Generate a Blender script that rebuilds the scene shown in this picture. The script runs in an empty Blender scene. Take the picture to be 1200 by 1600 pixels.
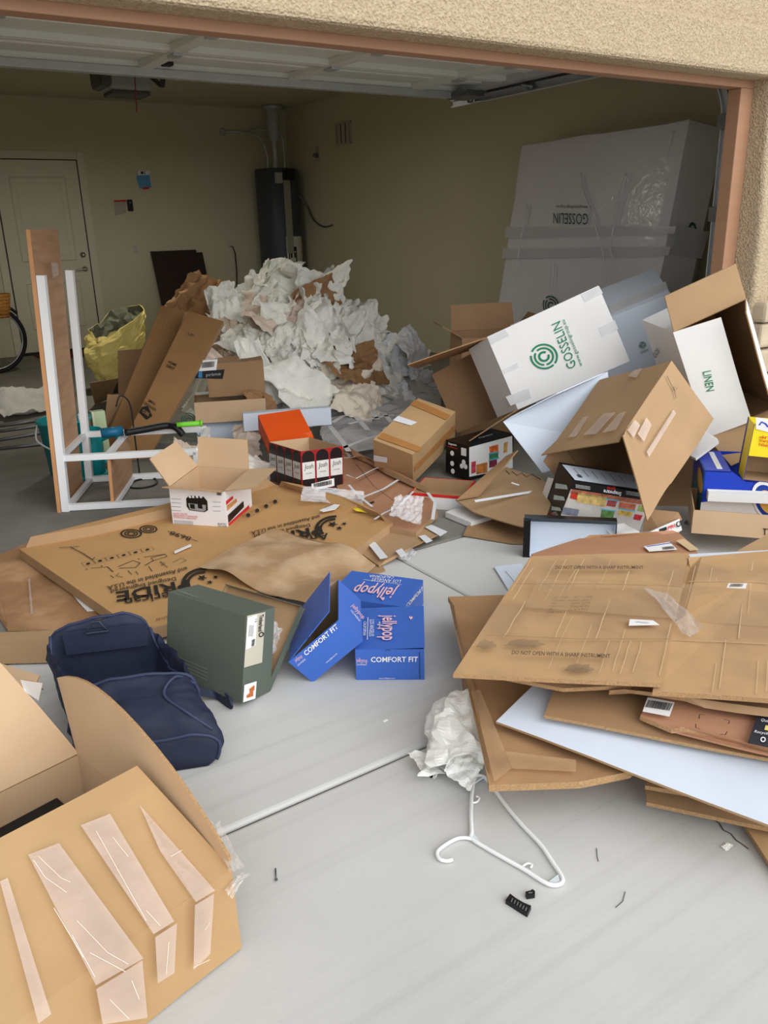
import bpy, bmesh, math, random
from mathutils import Vector, Matrix, noise

# ---------------------------------------------------------------- camera, world, light, exposure
SC = bpy.context.scene
COL = SC.collection
CAM_H = 1.484
FPX = 1281.607
PITCH, YAW, ROLL = math.radians(19.208), math.radians(33.126), math.radians(1.601)
_f = Vector((math.sin(YAW)*math.cos(PITCH), math.cos(YAW)*math.cos(PITCH), -math.sin(PITCH)))
_r = Vector((math.cos(YAW), -math.sin(YAW), 0))
_d = _f.cross(_r)
RGT = math.cos(ROLL)*_r + math.sin(ROLL)*_d
DWN = -math.sin(ROLL)*_r + math.cos(ROLL)*_d
FWD = _f
CPOS = Vector((0, 0, CAM_H))
cam_data = bpy.data.cameras.new('camera')
cam_data.sensor_fit = 'HORIZONTAL'; cam_data.sensor_width = 36.0
cam_data.lens = 36.0*FPX/1200.0
cam_data.clip_start = 0.05; cam_data.clip_end = 400
cam = bpy.data.objects.new('camera', cam_data); COL.objects.link(cam)
cam.matrix_world = Matrix(((RGT.x, -DWN.x, -FWD.x, 0), (RGT.y, -DWN.y, -FWD.y, 0), (RGT.z, -DWN.z, -FWD.z, CAM_H), (0, 0, 0, 1)))
SC.camera = cam

world = bpy.data.worlds.new('open_sky'); SC.world = world
world.use_nodes = True
wb = world.node_tree.nodes['Background']
wb.inputs[0].default_value = (0.88, 0.94, 1.0, 1)
wb.inputs[1].default_value = 0.92
# veiled sun, low and broad, standing over the street behind the viewer
sun_data = bpy.data.lights.new('veiled_sun', 'SUN'); sun_data.energy = 3.1; sun_data.angle = math.radians(70)
sun_data.color = (1.0, 0.985, 0.965)
sun = bpy.data.objects.new('veiled_sun', sun_data); COL.objects.link(sun)
sun.rotation_euler = Vector((-.06, .87, -.44)).to_track_quat('-Z', 'Y').to_euler()
sun.location = (1, -12, 8)
SC.view_settings.view_transform = 'Standard'; SC.view_settings.look = 'None'
SC.view_settings.gamma = 1.0; SC.view_settings.exposure = 0.0
SC.view_settings.use_curve_mapping = False
SC.cycles.max_bounces = 6; SC.cycles.diffuse_bounces = 5; SC.cycles.glossy_bounces = 2; SC.cycles.transparent_max_bounces = 8
SC.cycles.caustics_reflective = False; SC.cycles.caustics_refractive = False

# ---------------------------------------------------------------- unprojection (photo pixel -> place on a real plane)
def ray(u, v): return RGT*((u-600)/FPX) + DWN*((v-800)/FPX) + FWD
def onz(u, v, z=0.0):
    d = ray(u, v); return CPOS + d*((z-CAM_H)/d.z)
def ony(u, v, Y):
    d = ray(u, v); return CPOS + d*(Y/d.y)
def onx(u, v, X):
    d = ray(u, v); return CPOS + d*(X/d.x)
def onp(u, v, P, n):
    d = ray(u, v); return CPOS + d*((P-CPOS).dot(n)/d.dot(n))

# ---------------------------------------------------------------- materials
def s2l(c):
    c /= 255.0
    return c/12.92 if c <= 0.04045 else ((c+0.055)/1.055)**2.4
def rgb(r, g, b): return (s2l(r), s2l(g), s2l(b), 1)
MATS = {}
def mat(name, col, rough=0.75, var=0.10, scale=5.0, bump=0.0, bscale=60.0, metal=0.0, spec=0.3, stretch=None, alpha=1.0, second=None, mix_scale=2.0, mix_lo=0.45, mix_hi=0.6):
    if name in MATS: return MATS[name]
    m = bpy.data.materials.new(name); m.use_nodes = True
    nt = m.node_tree; N = nt.nodes; L = nt.links
    b = N['Principled BSDF']
    b.inputs['Roughness'].default_value = rough; b.inputs['Metallic'].default_value = metal
    b.inputs['Specular IOR Level'].default_value = spec
    base = rgb(*col)
    tc = N.new('ShaderNodeTexCoord'); mp = N.new('ShaderNodeMapping')
    L.new(tc.outputs['Object'], mp.inputs[0])
    if stretch: mp.inputs['Scale'].default_value = stretch
    nz = N.new('ShaderNodeTexNoise'); nz.inputs['Scale'].default_value = scale; nz.inputs['Detail'].default_value = 5
    L.new(mp.outputs[0], nz.inputs['Vector'])
    cr = N.new('ShaderNodeValToRGB')
    lo = tuple(max(0, base[i]*(1-var)) for i in range(3)) + (1,)
    hi = tuple(min(1, base[i]*(1+var)) for i in range(3)) + (1,)
    cr.color_ramp.elements[0].position = 0.3; cr.color_ramp.elements[1].position = 0.7
    cr.color_ramp.elements[0].color = lo; cr.color_ramp.elements[1].color = hi
    L.new(nz.outputs[0], cr.inputs[0])
    out = cr.outputs[0]
    if second is not None:
        n2 = N.new('ShaderNodeTexNoise'); n2.inputs['Scale'].default_value = mix_scale; n2.inputs['Detail'].default_value = 6
        L.new(mp.outputs[0], n2.inputs['Vector'])
        r2 = N.new('ShaderNodeMapRange'); r2.inputs[1].default_value = mix_lo; r2.inputs[2].default_value = mix_hi
        L.new(n2.outputs[0], r2.inputs[0])
        mx = N.new('ShaderNodeMix'); mx.data_type = 'RGBA'
        L.new(r2.outputs[0], mx.inputs['Factor']); L.new(out, mx.inputs['A'])
        mx.inputs['B'].default_value = rgb(*second)
        out = mx.outputs['Result']
    L.new(out, b.inputs['Base Color'])
    if bump > 0:
        nb = N.new('ShaderNodeTexNoise'); nb.inputs['Scale'].default_value = bscale; nb.inputs['Detail'].default_value = 4
        L.new(mp.outputs[0], nb.inputs['Vector'])
        bp = N.new('ShaderNodeBump'); bp.inputs['Strength'].default_value = bump; bp.inputs['Distance'].default_value = 0.01
        L.new(nb.outputs[0], bp.inputs['Height']); L.new(bp.outputs[0], b.inputs['Normal'])
    if alpha < 1: b.inputs['Alpha'].default_value = alpha
    MATS[name] = m
    return m

KRAFT = mat('kraft_board', (174, 143, 108), bump=0.10, bscale=16, var=0.08, second=(162, 131, 98), mix_scale=2.5, mix_lo=.5, mix_hi=.75)
KRAFT_L = mat('kraft_board_light', (202, 172, 138), bump=0.09, bscale=16, var=0.06, second=(190, 158, 124), mix_scale=2.5, mix_lo=.5, mix_hi=.75)
KRAFT_D = mat('kraft_board_dark', (160, 126, 92), bump=0.06, bscale=25, var=0.08)
KRAFT_O = mat('kraft_board_warm', (186, 152, 110), bump=0.10, bscale=14, var=0.09, second=(174, 139, 98), mix_scale=2.0, mix_lo=.48, mix_hi=.72)
KRAFT_W = mat('kraft_board_worn', (184, 152, 116), bump=0.10, bscale=18, var=0.10, second=(160, 128, 95), mix_scale=3)
KRAFT_P = mat('kraft_board_pink', (178, 132, 102), bump=0.06, bscale=25, var=0.06)
FLUTE = mat('board_cut_edge', (168, 134, 96), var=0.25, scale=220, rough=0.9)
WHITEB = mat('white_board', (232, 231, 230), bump=0.04, bscale=20, var=0.02, rough=0.6)
WHITEC = mat('white_board_cool', (216, 226, 240), bump=0.03, bscale=20, var=0.02, rough=0.5)
GREYB = mat('pale_grey_board', (205, 205, 205), var=0.04, bump=0.04, bscale=20)
TAPE = mat('clear_tape', (226, 206, 192), rough=0.12, spec=0.8, var=0.10, scale=10, bump=0.35, bscale=20, alpha=0.36)
WTAPE = mat('white_tape', (226, 228, 232), rough=0.35, var=0.04, bump=0.1, bscale=30)
GREEN_INK = mat('green_ink', (40, 130, 90), rough=0.7, var=0.04)
DGREEN_INK = mat('dark_green_ink', (52, 92, 78), rough=0.7, var=0.04)
BLACK_INK = mat('black_ink', (38, 32, 28), rough=0.7, var=0.1)
FADED_INK = mat('faded_ink', (96, 76, 58), rough=0.8, var=0.1)
PEN_INK = mat('pen_ink', (92, 78, 58), rough=0.8, var=0.1)
WHITE_INK = mat('white_ink', (240, 240, 242), rough=0.6, var=0.02)
PINK_INK = mat('pink_ink', (240, 196, 205), rough=0.6, var=0.03)
RED_INK = mat('red_ink', (205, 45, 40), rough=0.6, var=0.04)
LABEL_W = mat('paper_label', (236, 236, 236), rough=0.5, var=0.02)
BLACKP = mat('black_print', (24, 22, 22), rough=0.35, var=0.1)

# ---------------------------------------------------------------- object helpers
def tag(o, label=None, cat=None, group=None, kind=None):
    if label: o['label'] = label
    if cat: o['category'] = cat
    if group: o['group'] = group
    if kind: o['kind'] = kind
    return o
WM = {}
def empty(name, label, cat, M=None, group=None, kind=None):
    o = bpy.data.objects.new(name, None); COL.objects.link(o)
    o.empty_display_size = 0.05
    M = M if M is not None else Matrix()
    o.matrix_world = M
    WM[o.name] = M.copy()
    tag(o, label, cat, group, kind)
    return o
def link(name, me, mats, parent=None, smooth=False):
    o = bpy.data.objects.new(name, me); COL.objects.link(o)
    if not isinstance(mats, (list, tuple)): mats = [mats]
    if len(me.materials) == 0:
        for m in mats: me.materials.append(m)
    if smooth:
        for p in me.polygons: p.use_smooth = True
    if parent is not None:
        o.parent = parent
        WM[o.name] = WM.get(parent.name, Matrix()).copy()
    else: WM[o.name] = Matrix()
    return o
def setpos(o, loc, M=None):
    o.matrix_world = M if M is not None else Matrix.Translation(loc)
    WM[o.name] = o.matrix_world.copy()
def pyd(name, vs, fs, mats, parent=None, fm=None, smooth=False):
    me = bpy.data.meshes.new(name)
    me.from_pydata([tuple(v) for v in vs], [], fs)
    o = link(name, me, mats, parent, smooth)
    if fm:
        for p, k in zip(me.polygons, fm): p.material_index = k
    return o
def bmo(name, bm, mats, parent=None, smooth=False):
    me = bpy.data.meshes.new(name)
    bmesh.ops.recalc_face_normals(bm, faces=bm.faces[:])
    bm.to_mesh(me); bm.free()
    return link(name, me, mats, parent, smooth)
def box_bm(x0, x1, y0, y1, z0, z1, bev=0.0, seg=2, bm=None):
    own = bmesh.new()
    r = bmesh.ops.create_cube(own, size=1)
    for v in own.verts:
        v.co = Vector((x0+(v.co.x+.5)*(x1-x0), y0+(v.co.y+.5)*(y1-y0), z0+(v.co.z+.5)*(z1-z0)))
    if bev > 0: bmesh.ops.bevel(own, geom=own.edges[:], offset=bev, segments=seg, affect='EDGES', profile=0.5)
    if bm is None: return own
    me = bpy.data.meshes.new('tmp'); own.to_mesh(me); own.free(); bm.from_mesh(me); bpy.data.meshes.remove(me)
    return bm
def cuboid(name, x0, x1, y0, y1, z0, z1, m, parent=None, bev=0.0):
    return bmo(name, box_bm(x0, x1, y0, y1, z0, z1, bev), m, parent)
def bar(name, a, b, w, h, m, parent=None, up=Vector((0, 0, 1)), bev=0.0):
    a = Vector(a); b = Vector(b); x = (b-a); L = x.length; x.normalize()
    y = up.cross(x)
    if y.length < 1e-4: y = Vector((0, 1, 0)).cross(x)
    y.normalize(); z = x.cross(y)
    bm = box_bm(0, L, -w/2, w/2, -h/2, h/2, bev)
    M = Matrix((x, y, z)).transposed().to_4x4(); M.translation = a
    bm.transform(M)
    return bmo(name, bm, m, parent)
def tube(name, pts, r, m, parent=None, n=8, closed=False, smooth=True, r_end=None):
    pts = [Vector(p) for p in pts]
    vs = []; fs = []; k = len(pts)
    prev = None
    for i, p in enumerate(pts):
        a = pts[i-1] if (i > 0 or closed) else p
        b = pts[(i+1) % k] if (i < k-1 or closed) else p
        t = (b-a).normalized()
        if prev is None:
            s = t.cross(Vector((0, 0, 1)))
            if s.length < 1e-3: s = t.cross(Vector((1, 0, 0)))
        else:
            s = prev - t*prev.dot(t)
        s.normalize(); prev = s; q = t.cross(s)
        rr = r if r_end is None else r + (r_end-r)*i/(k-1)
        for j in range(n):
            an = 2*math.pi*j/n
            vs.append(p + s*(rr*math.cos(an)) + q*(rr*math.sin(an)))
    segs = k if closed else k-1
    for i in range(segs):
        for j in range(n):
            a = i*n+j; b = i*n+(j+1) % n; c = ((i+1) % k)*n+(j+1) % n; d = ((i+1) % k)*n+j
            fs.append((a, b, c, d))
    if not closed:
        fs.append(tuple(range(n-1, -1, -1))); fs.append(tuple((k-1)*n+j for j in range(n)))
    return pyd(name, vs, fs, m, parent, smooth=smooth)
def spline(pts, sub=6, closed=False):
    P = [Vector(p) for p in pts]; out = []; n = len(P)
    rng = range(n) if closed else range(n-1)
    for i in rng:
        p0 = P[(i-1) % n] if (i > 0 or closed) else P[0]
        p1 = P[i]; p2 = P[(i+1) % n]
        p3 = P[(i+2) % n] if (i+2 < n or closed) else P[-1]
        for k in range(sub):
            t = k/sub
            out.append(0.5*((2*p1)+(p2-p0)*t+(2*p0-5*p1+4*p2-p3)*t*t+(-p0+3*p1-3*p2+p3)*t**3))
    if not closed: out.append(P[-1])
    return out
def lathe(name, prof, m, parent=None, n=32, M=None, smooth=True, cap=True):
    vs = []; fs = []
    for r, z in prof:
        for j in range(n):
            a = 2*math.pi*j/n; vs.append(Vector((r*math.cos(a), r*math.sin(a), z)))
    for i in range(len(prof)-1):
        for j in range(n):
            fs.append((i*n+j, i*n+(j+1) % n, (i+1)*n+(j+1) % n, (i+1)*n+j))
    if cap:
        fs.append(tuple(range(n-1, -1, -1))); fs.append(tuple((len(prof)-1)*n+j for j in range(n)))
    if M is not None: vs = [M @ v for v in vs]
    o = pyd(name, vs, fs, m, parent)
    if smooth:
        for p in o.data.polygons: p.use_smooth = len(p.vertices) == 4
    return o
AX = {'x-': Vector((-1, 0, 0)), 'x+': Vector((1, 0, 0)), 'y-': Vector((0, -1, 0)), 'y+': Vector((0, 1, 0)), 'z-': Vector((0, 0, -1)), 'z+': Vector((0, 0, 1))}
OPP = {'x-': 'x+', 'x+': 'x-', 'y-': 'y+', 'y+': 'y-', 'z-': 'z+', 'z+': 'z-'}
def frameM(pos, R):
    M = Matrix(((R[0], R[1], R[2]), (R[3], R[4], R[5]), (R[6], R[7], R[8]))).to_quaternion().to_matrix().to_4x4()
    M.translation = Vector(pos); return M
def yawM(pos, deg):
    M = Matrix.Rotation(math.radians(deg), 4, 'Z'); M.translation = Vector(pos); return M
def wob(p, amp, seed, f=2.6):
    return noise.noise_vector(p*f+Vector((seed*3.7, seed*1.3, seed*5.1)))*amp
def slab(name, q, n, t, mats, parent, amp=0.0, seed=0, cuts=5, bend=0.0, bulge=0.0):
    """thin four-cornered board; q corners of the outer side, n outward normal; mats outer, inner, rim"""
    NX = cuts; vs = []; fs = []; fm = []
    q = [Vector(c) for c in q]; n = Vector(n).normalized()
    for side in (0, 1):
        for i in range(NX+1):
            for j in range(NX+1):
                a = i/NX; b = j/NX
                p = q[0]*(1-a)*(1-b)+q[1]*a*(1-b)+q[2]*a*b+q[3]*(1-a)*b
                if bulge: p = p + (q[3]-q[0]+q[2]-q[1]).normalized()*(bulge*4*a*(1-a)*b)
                p = p + n*(bend*math.sin(b*math.pi*0.5)**2)
                if amp: p = p + wob(p, amp, seed)
                vs.append(p - n*(t*side))
    K = (NX+1)*(NX+1)
    def idx(s, i, j): return s*K+i*(NX+1)+j
    for i in range(NX):
        for j in range(NX):
            fs.append((idx(0, i, j), idx(0, i+1, j), idx(0, i+1, j+1), idx(0, i, j+1))); fm.append(0)
            fs.append((idx(1, i, j), idx(1, i, j+1), idx(1, i+1, j+1), idx(1, i+1, j))); fm.append(1)
    for i in range(NX):
        for (j, fl) in ((0, 0), (NX, 1)):
            f = (idx(0, i, j), idx(1, i, j), idx(1, i+1, j), idx(0, i+1, j))
            fs.append(f if not fl else f[::-1]); fm.append(2)
        for (j, fl) in ((0, 1), (NX, 0)):
            f = (idx(0, j, i), idx(1, j, i), idx(1, j, i+1), idx(0, j, i+1))
            fs.append(f if not fl else f[::-1]); fm.append(2)
    return pyd(name, vs, fs, mats, parent, fm)
AMP = {}
def carton(name, label, cat, M, dims, mo, mi, openf='z+', flaps=None, t=0.005, amp=0.004, seed=1, group=None, cuts=4, rim=None, openings=()):
    """box of board with its wall thickness; open on one side (None: shut); flaps {side:(angle,length[,inset,bend,mo,mi])}"""
    root = empty(name, label, cat, M, group)
    AMP[root.name] = amp
    w, d, h = dims
    lo = Vector((-w/2, -d/2, 0)); hi = Vector((w/2, d/2, h))
    rim = rim or FLUTE
    bm = bmesh.new()
    def corners(f, ins):
        a = f[0]; s = f[1]; k = 'xyz'.index(a)
        i, j = [q for q in range(3) if q != k]
        l = lo+Vector((ins,)*3); u = hi-Vector((ins,)*3)
        if openf:
            ko = 'xyz'.index(openf[0])
            if openf[1] == '+': u[ko] = hi[ko]
            else: l[ko] = lo[ko]
        c = u[k] if s == '+' else l[k]
        out = []
        for (x, y) in ((0, 0), (1, 0), (1, 1), (0, 1)):
            v = Vector((0, 0, 0)); v[k] = c; v[i] = u[i] if x else l[i]; v[j] = u[j] if y else l[j]; out.append(v)
        return out
    for f in AX:
        if f == openf: continue
        for ins, mi_ in ((0, 0), (t, 1)):
            if openf is None and ins: continue
            vs = [bm.verts.new(v) for v in corners(f, ins)]
            fc = bm.faces.new(vs); fc.material_index = mi_
            fc.normal_update()
            want = AX[f] if mi_ == 0 else -AX[f]
            if fc.normal.dot(want) < 0: fc.normal_flip()
    if openf:
        oc = corners(openf, 0); ic = corners(openf, t)
        for k in range(4):
            fc = bm.faces.new([bm.verts.new(v) for v in (oc[k], oc[(k+1) % 4], ic[(k+1) % 4], ic[k])]); fc.material_index = 2
            fc.normal_update()
            if fc.normal.dot(AX[openf]) < 0: fc.normal_flip()
    bmesh.ops.remove_doubles(bm, verts=bm.verts[:], dist=1e-5)
    if cuts: bmesh.ops.subdivide_edges(bm, edges=[e for e in bm.edges if e.calc_length() > 0.03], cuts=cuts, use_grid_fill=True)
    if amp:
        for v in bm.verts: v.co += wob(v.co, amp, seed)
    me = bpy.data.meshes.new(name); bm.to_mesh(me); bm.free()
    link('body', me, [mo, mi, rim], root)
    for e, sp in (flaps or {}).items():
        e = e.split('/')[0]
        ang = math.radians(sp[0]); L = sp[1]; ins = sp[2] if len(sp) > 2 else 0.006; bend = sp[3] if len(sp) > 3 else 0.0
        fo = sp[4] if len(sp) > 4 else mo; fi = sp[5] if len(sp) > 5 else mi
        n = AX[openf]; en = AX[e]
        k3 = [q for q in range(3) if abs(n[q]) < .5 and abs(en[q]) < .5][0]
        base = Vector((0, 0, 0))
        for q in range(3):
            if abs(n[q]) > .5: base[q] = hi[q] if n[q] > 0 else lo[q]
            if abs(en[q]) > .5: base[q] = hi[q] if en[q] > 0 else lo[q]
        h0 = base.copy(); h1 = base.copy(); h0[k3] = lo[k3]+.003; h1[k3] = hi[k3]-.003
        dr = n*math.cos(ang)+en*math.sin(ang); on = en*math.cos(ang)-n*math.sin(ang)
        ax = (h1-h0).normalized()
        if isinstance(ins, tuple): i0, i1 = ins
        else: i0 = i1 = ins
        if isinstance(L, tuple): L0, L1 = L
        else: L0 = L1 = L
        q = [h0, h1, h1+dr*L1-ax*i1, h0+dr*L0+ax*i0]
        slab('flap', q, on, t, [fo, fi, rim], root, amp=amp, seed=seed, bend=bend, bulge=sp[6] if len(sp) > 6 else 0.0, cuts=12 if len(sp) > 6 else 5)
    return root
def fplane(root, f, dims):
    """world point and normal of a carton face"""
    w, d, h = dims; M = WM[root.name]
    c = Vector((0, 0, h/2)); n = AX[f]
    c = c + Vector((n.x*w/2, n.y*d/2, n.z*h/2))
    nw = (M.to_3x3() @ n).normalized()
    return (M @ c + nw*AMP.get(root.name, 0)*.7, nw)
def decal(parent, name, plane, px, m, off=0.0015):
    """flat printed or stuck patch lying on a plane of its thing"""
    P, n = plane; Mi = WM[parent.name].inverted()
    pts = [Mi @ (onp(u, v, P, n)+n*off) for u, v in px]
    k = len(pts)
    nl = (Mi.to_3x3() @ n).normalized()
    nn = Vector((0, 0, 0))
    for i in range(k): nn += (pts[i]-pts[0]).cross(pts[(i+1) % k]-pts[0])
    if nn.dot(nl) < 0: pts.reverse()
    vs = pts + [p-nl*0.0008 for p in pts]
    fs = [tuple(range(k)), tuple(range(2*k-1, k-1, -1))]+[(i, k+i, k+(i+1) % k, (i+1) % k) for i in range(k)]
    return pyd(name, vs, fs, m, parent)
def glyph(s, bold=0.0, res=2):
    cu = bpy.data.curves.new('tmp', 'FONT'); cu.body = s; cu.resolution_u = res; cu.offset = bold
    o = bpy.data.objects.new('tmp', cu); COL.objects.link(o)
    dg = bpy.context.evaluated_depsgraph_get(); dg.update()
    me = bpy.data.meshes.new_from_object(o.evaluated_get(dg))
    bpy.data.objects.remove(o); bpy.data.curves.remove(cu)
    return me
def ptext(parent, s, plane, A, B, C, m, bold=0.0, off=0.0022, name='lettering'):
    """lettering on a plane: A->B the baseline in the photo, C above A at cap height"""
    P, n = plane; Mi = WM[parent.name].inverted()
    a, b, c = [Mi @ (onp(u, v, P, n)+n*off) for u, v in (A, B, C)]
    nl = (Mi.to_3x3() @ n).normalized()
    return ltext(parent, s, a, b, c, nl, m, bold, name)
def ltext(parent, s, a, b, c, nl, m, bold=0.0, name='lettering'):
    me = glyph(s, bold)
    if len(me.vertices) == 0: return None
    xs = [v.co.x for v in me.vertices]; ys = [v.co.y for v in me.vertices]
    x0, x1 = min(xs), max(xs); caph = 0.72 if not s.islower() else 0.72
    for v in me.vertices:
        v.co = a + (b-a)*((v.co.x-x0)/(x1-x0)) + (c-a)*(v.co.y/caph)
    me.update()
    me.materials.clear()
    o = link(name, me, m, parent)
    if len(me.polygons) and me.polygons[0].normal.dot(nl) < 0:
        bm = bmesh.new(); bm.from_mesh(me); bmesh.ops.reverse_faces(bm, faces=bm.faces[:]); bm.to_mesh(me); bm.free()
    return o
def pring(parent, plane, c, ux, uy, r0, r1, a0, a1, m, off=0.0018, name='emblem'):
    """arc band of a printed emblem; c centre pixel, ux/uy pixels one radius along its own axes"""
    P, n = plane; Mi = WM[parent.name].inverted()
    o, x, y = [Mi @ (onp(u, v, P, n)+n*off) for u, v in (c, ux, uy)]
    x = x-o; y = y-o; vs = []; fs = []; N = 28
    for i in range(N+1):
        t = math.radians(a0+(a1-a0)*i/N)
        for r in (r0, r1): vs.append(o+x*(r*math.cos(t))+y*(r*math.sin(t)))
    for i in range(N): fs.append((2*i, 2*i+1, 2*i+3, 2*i+2))
    return pyd(name, vs, fs, m, parent)
def pstroke(parent, name, plane, px, wpx, m, off=0.0016, closed=False):
    """painted or pencilled stroke following photo pixels on a plane"""
    P, n = plane; Mi = WM[parent.name].inverted()
    pts = [onp(u, v, P, n)+n*off for u, v in px]
    w = wpx*(pts[0]-CPOS).length/FPX/2
    vs = []; fs = []; k = len(pts)
    for i, p in enumerate(pts):
        a = pts[max(0, i-1)]; b = pts[min(k-1, i+1)]
        s = (b-a).cross(n).normalized()*w
        vs += [Mi @ (p-s), Mi @ (p+s)]
    for i in range(k-1): fs.append((2*i, 2*i+1, 2*i+3, 2*i+2))
    return pyd(name, vs, fs, m, parent)
def polysheet(name, label, cat, pts, m, medge=None, t=0.006, warp=0.006, wf=2.2, cuts=5, group=None, parent=None, ridges=0, seed=3, thick_down=True, sag=None, kind=None, mback=None):
    """board or paper lying roughly flat: outline of world points, own thickness, uneven surface"""
    pts = [Vector(p) for p in pts]
    c = sum(pts, Vector((0, 0, 0)))/len(pts)
    nn = Vector((0, 0, 0))
    for i in range(len(pts)): nn += (pts[i]-c).cross(pts[(i+1) % len(pts)]-c)
    nn.normalize()
    if nn.z < 0: nn = -nn; pts.reverse()
    bm = bmesh.new()
    vs = [bm.verts.new(p-c) for p in pts]
    if len(vs) == 4: bm.faces.new(vs)
    else:
        bm.faces.new(vs)
        bmesh.ops.triangulate(bm, faces=bm.faces[:], ngon_method='EAR_CLIP')
    bmesh.ops.subdivide_edges(bm, edges=bm.edges[:], cuts=cuts, use_grid_fill=True)
    rnd = random.Random(seed)
    rd = [(rnd.uniform(-.9, .9), rnd.uniform(.002, .005), rnd.uniform(-.15, .15)) for _ in range(ridges)]
    e1 = (pts[1]-pts[0]).normalized(); e2 = nn.cross(e1); span = max((p-c).length for p in pts)
    for v in bm.verts:
        p = v.co
        dz = noise.noise((p+Vector((seed*2.1, seed, 0)))*wf)*warp
        x = p.dot(e1)/span; y = p.dot(e2)/span
        for (rx, ra, rs) in rd:
            dz += ra*max(0, 1-abs(x-rx-rs*y)/0.025)
        if sag: dz += sag(p+c)
        v.co = p + nn*dz
    bmesh.ops.recalc_face_normals(bm, faces=bm.faces[:])
    if sum(f.normal.dot(nn) for f in bm.faces) < 0: bmesh.ops.reverse_faces(bm, faces=bm.faces[:])
    me = bpy.data.meshes.new(name); bm.to_mesh(me); bm.free()
    o = link(name, me, [m, medge or FLUTE, mback or m], parent)
    if parent is None:
        setpos(o, c)
    else: o.location = WM[parent.name].inverted() @ c; WM[o.name] = Matrix.Translation(c)
    md = o.modifiers.new('thickness', 'SOLIDIFY'); md.thickness = t; md.offset = -1; md.material_offset_rim = 1
    if mback: md.material_offset = 2
    tag(o, label, cat, group, kind)
    o['nrm'] = tuple(nn)
    return o
def shplane(o):
    return (WM[o.name].translation.copy(), Vector(o['nrm']))
def structure(o, kind='structure'):
    o['kind'] = kind; return o
def plastic(name, col, alpha=.35, rough=.12, bump=.5):
    m = mat(name, col, rough=rough, var=.05, scale=12, bump=bump, bscale=18, spec=.8, alpha=alpha); return m
def crumple_mesh(seed, n=30, folds=30, lift=.45, fine=.05):
    r = random.Random(seed); vs = []
    for i in range(n+1):
        for j in range(n+1):
            e = 1+.10*noise.noise(Vector((i*.35, j*.35, seed)))
            vs.append(Vector(((i/n-.5)*e+r.uniform(-.3, .3)/n, (j/n-.5)*e+r.uniform(-.3, .3)/n, 0)))
    for k in range(folds):
        big = k < 6
        a = r.uniform(0, 2*math.pi); nv = Vector((math.cos(a), math.sin(a), r.uniform(-.6, .6))).normalized()
        c = r.uniform(-.35, .35)
        dv = Vector((r.uniform(-.4, .4), r.uniform(-.4, .4), r.choice((-1, 1)))).normalized()
        amp = r.uniform(.35, .75)*lift if big else r.uniform(.12, .42)*lift
        per = r.uniform(.10, .34)
        for v in vs:
            s = v.dot(nv)-c
            if big: d = abs(s)
            else: d = abs((s/per+noise.noise(v*2.5+Vector((k, seed, 0)))*.9) % 1.0-.5)*per*1.25
            v += dv*(amp*d)
            if big and s > 0: v -= nv*(s*.24)
    c = sum(vs, Vector((0, 0, 0)))/len(vs)
    vs = [v-c for v in vs]
    rad = sorted(max(abs(v.x), abs(v.y)) for v in vs); ext = rad[int(len(rad)*.94)]
    out = []
    for v in vs:
        q = max(abs(v.x), abs(v.y))/ext
        if q > 1: v = v/(1+.6*(q-1))
        out.append(v/ext*.5)
    zz = sorted(abs(v.z) for v in out)[int(len(out)*.96)]
    f = min(1.0, .42/zz) if zz > 0 else 1
    vs = [Vector((v.x, v.y, max(-.45, min(.45, v.z*f)))) for v in out]
    fs = []
    for i in range(n):
        for j in range(n):
            a = i*(n+1)+j
            if (i+j) % 2: fs += [(a, a+n+1, a+n+2), (a, a+n+2, a+1)]
            else: fs += [(a, a+n+1, a+1), (a+1, a+n+1, a+n+2)]
    return vs, fs
FIT = {}
FIT['bigfront']=((0.004,1.557,-0.000),(0.800,0.648,0.190),(0.9697,-0.2442,0.0000,0.2442,0.9697,0.0000,0.0000,0.0000,1.0000))
FIT['closed']=((2.872,4.024,0.144),(0.277,0.491,0.218),(0.3904,0.8902,-0.2348,-0.8931,0.3043,-0.3312,-0.2234,0.3391,0.9138))
FIT['wine']=((2.185,4.192,0.043),(0.280,0.390,0.236),(0.9977,-0.0299,0.0605,0.0265,0.9981,0.0552,-0.0621,-0.0534,0.9966))
FIT['toaster']=((1.480,3.910,0.066),(0.298,0.339,0.212),(0.6886,0.7250,-0.0118,-0.7244,0.6871,-0.0570,-0.0332,0.0478,0.9983))
FIT['green']=((0.863,2.404,0.013),(0.361,0.140,0.298),(0.3802,0.9098,0.1665,-0.9249,0.3738,0.0694,0.0009,-0.1804,0.9836))
FIT['blue1']=((1.461,2.215,0.000),(0.236,0.325,0.118),(0.8126,0.5829,0.0000,-0.5829,0.8126,0.0000,0.0000,0.0000,1.0000))
FIT['blue2']=((1.288,2.303,0.087),(0.238,0.283,0.118),(0.6166,0.5103,-0.5996,-0.4305,0.8561,0.2859,0.6592,0.0819,0.7475))
FIT['blue3']=((1.618,2.557,0.000),(0.321,0.253,0.104),(0.5826,0.8128,0.0000,-0.8128,0.5826,0.0000,0.0000,0.0000,1.0000))
FIT['gosselin']=((3.658,3.492,0.538),(0.681,0.450,0.462),(0.7092,0.6852,-0.1658,-0.5759,0.6988,0.4243,0.4066,-0.2054,0.8902))
FIT['linen']=((3.938,2.642,0.479),(0.383,0.433,0.603),(0.7906,0.5034,-0.3484,-0.4707,0.8638,0.1800,0.3916,0.0217,0.9199))
FIT['brownbig']=((3.336,2.602,0.348),(0.466,0.457,0.375),(-0.0204,0.8232,-0.5673,-0.9484,0.1636,0.2715,0.3163,0.5436,0.7775))
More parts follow.
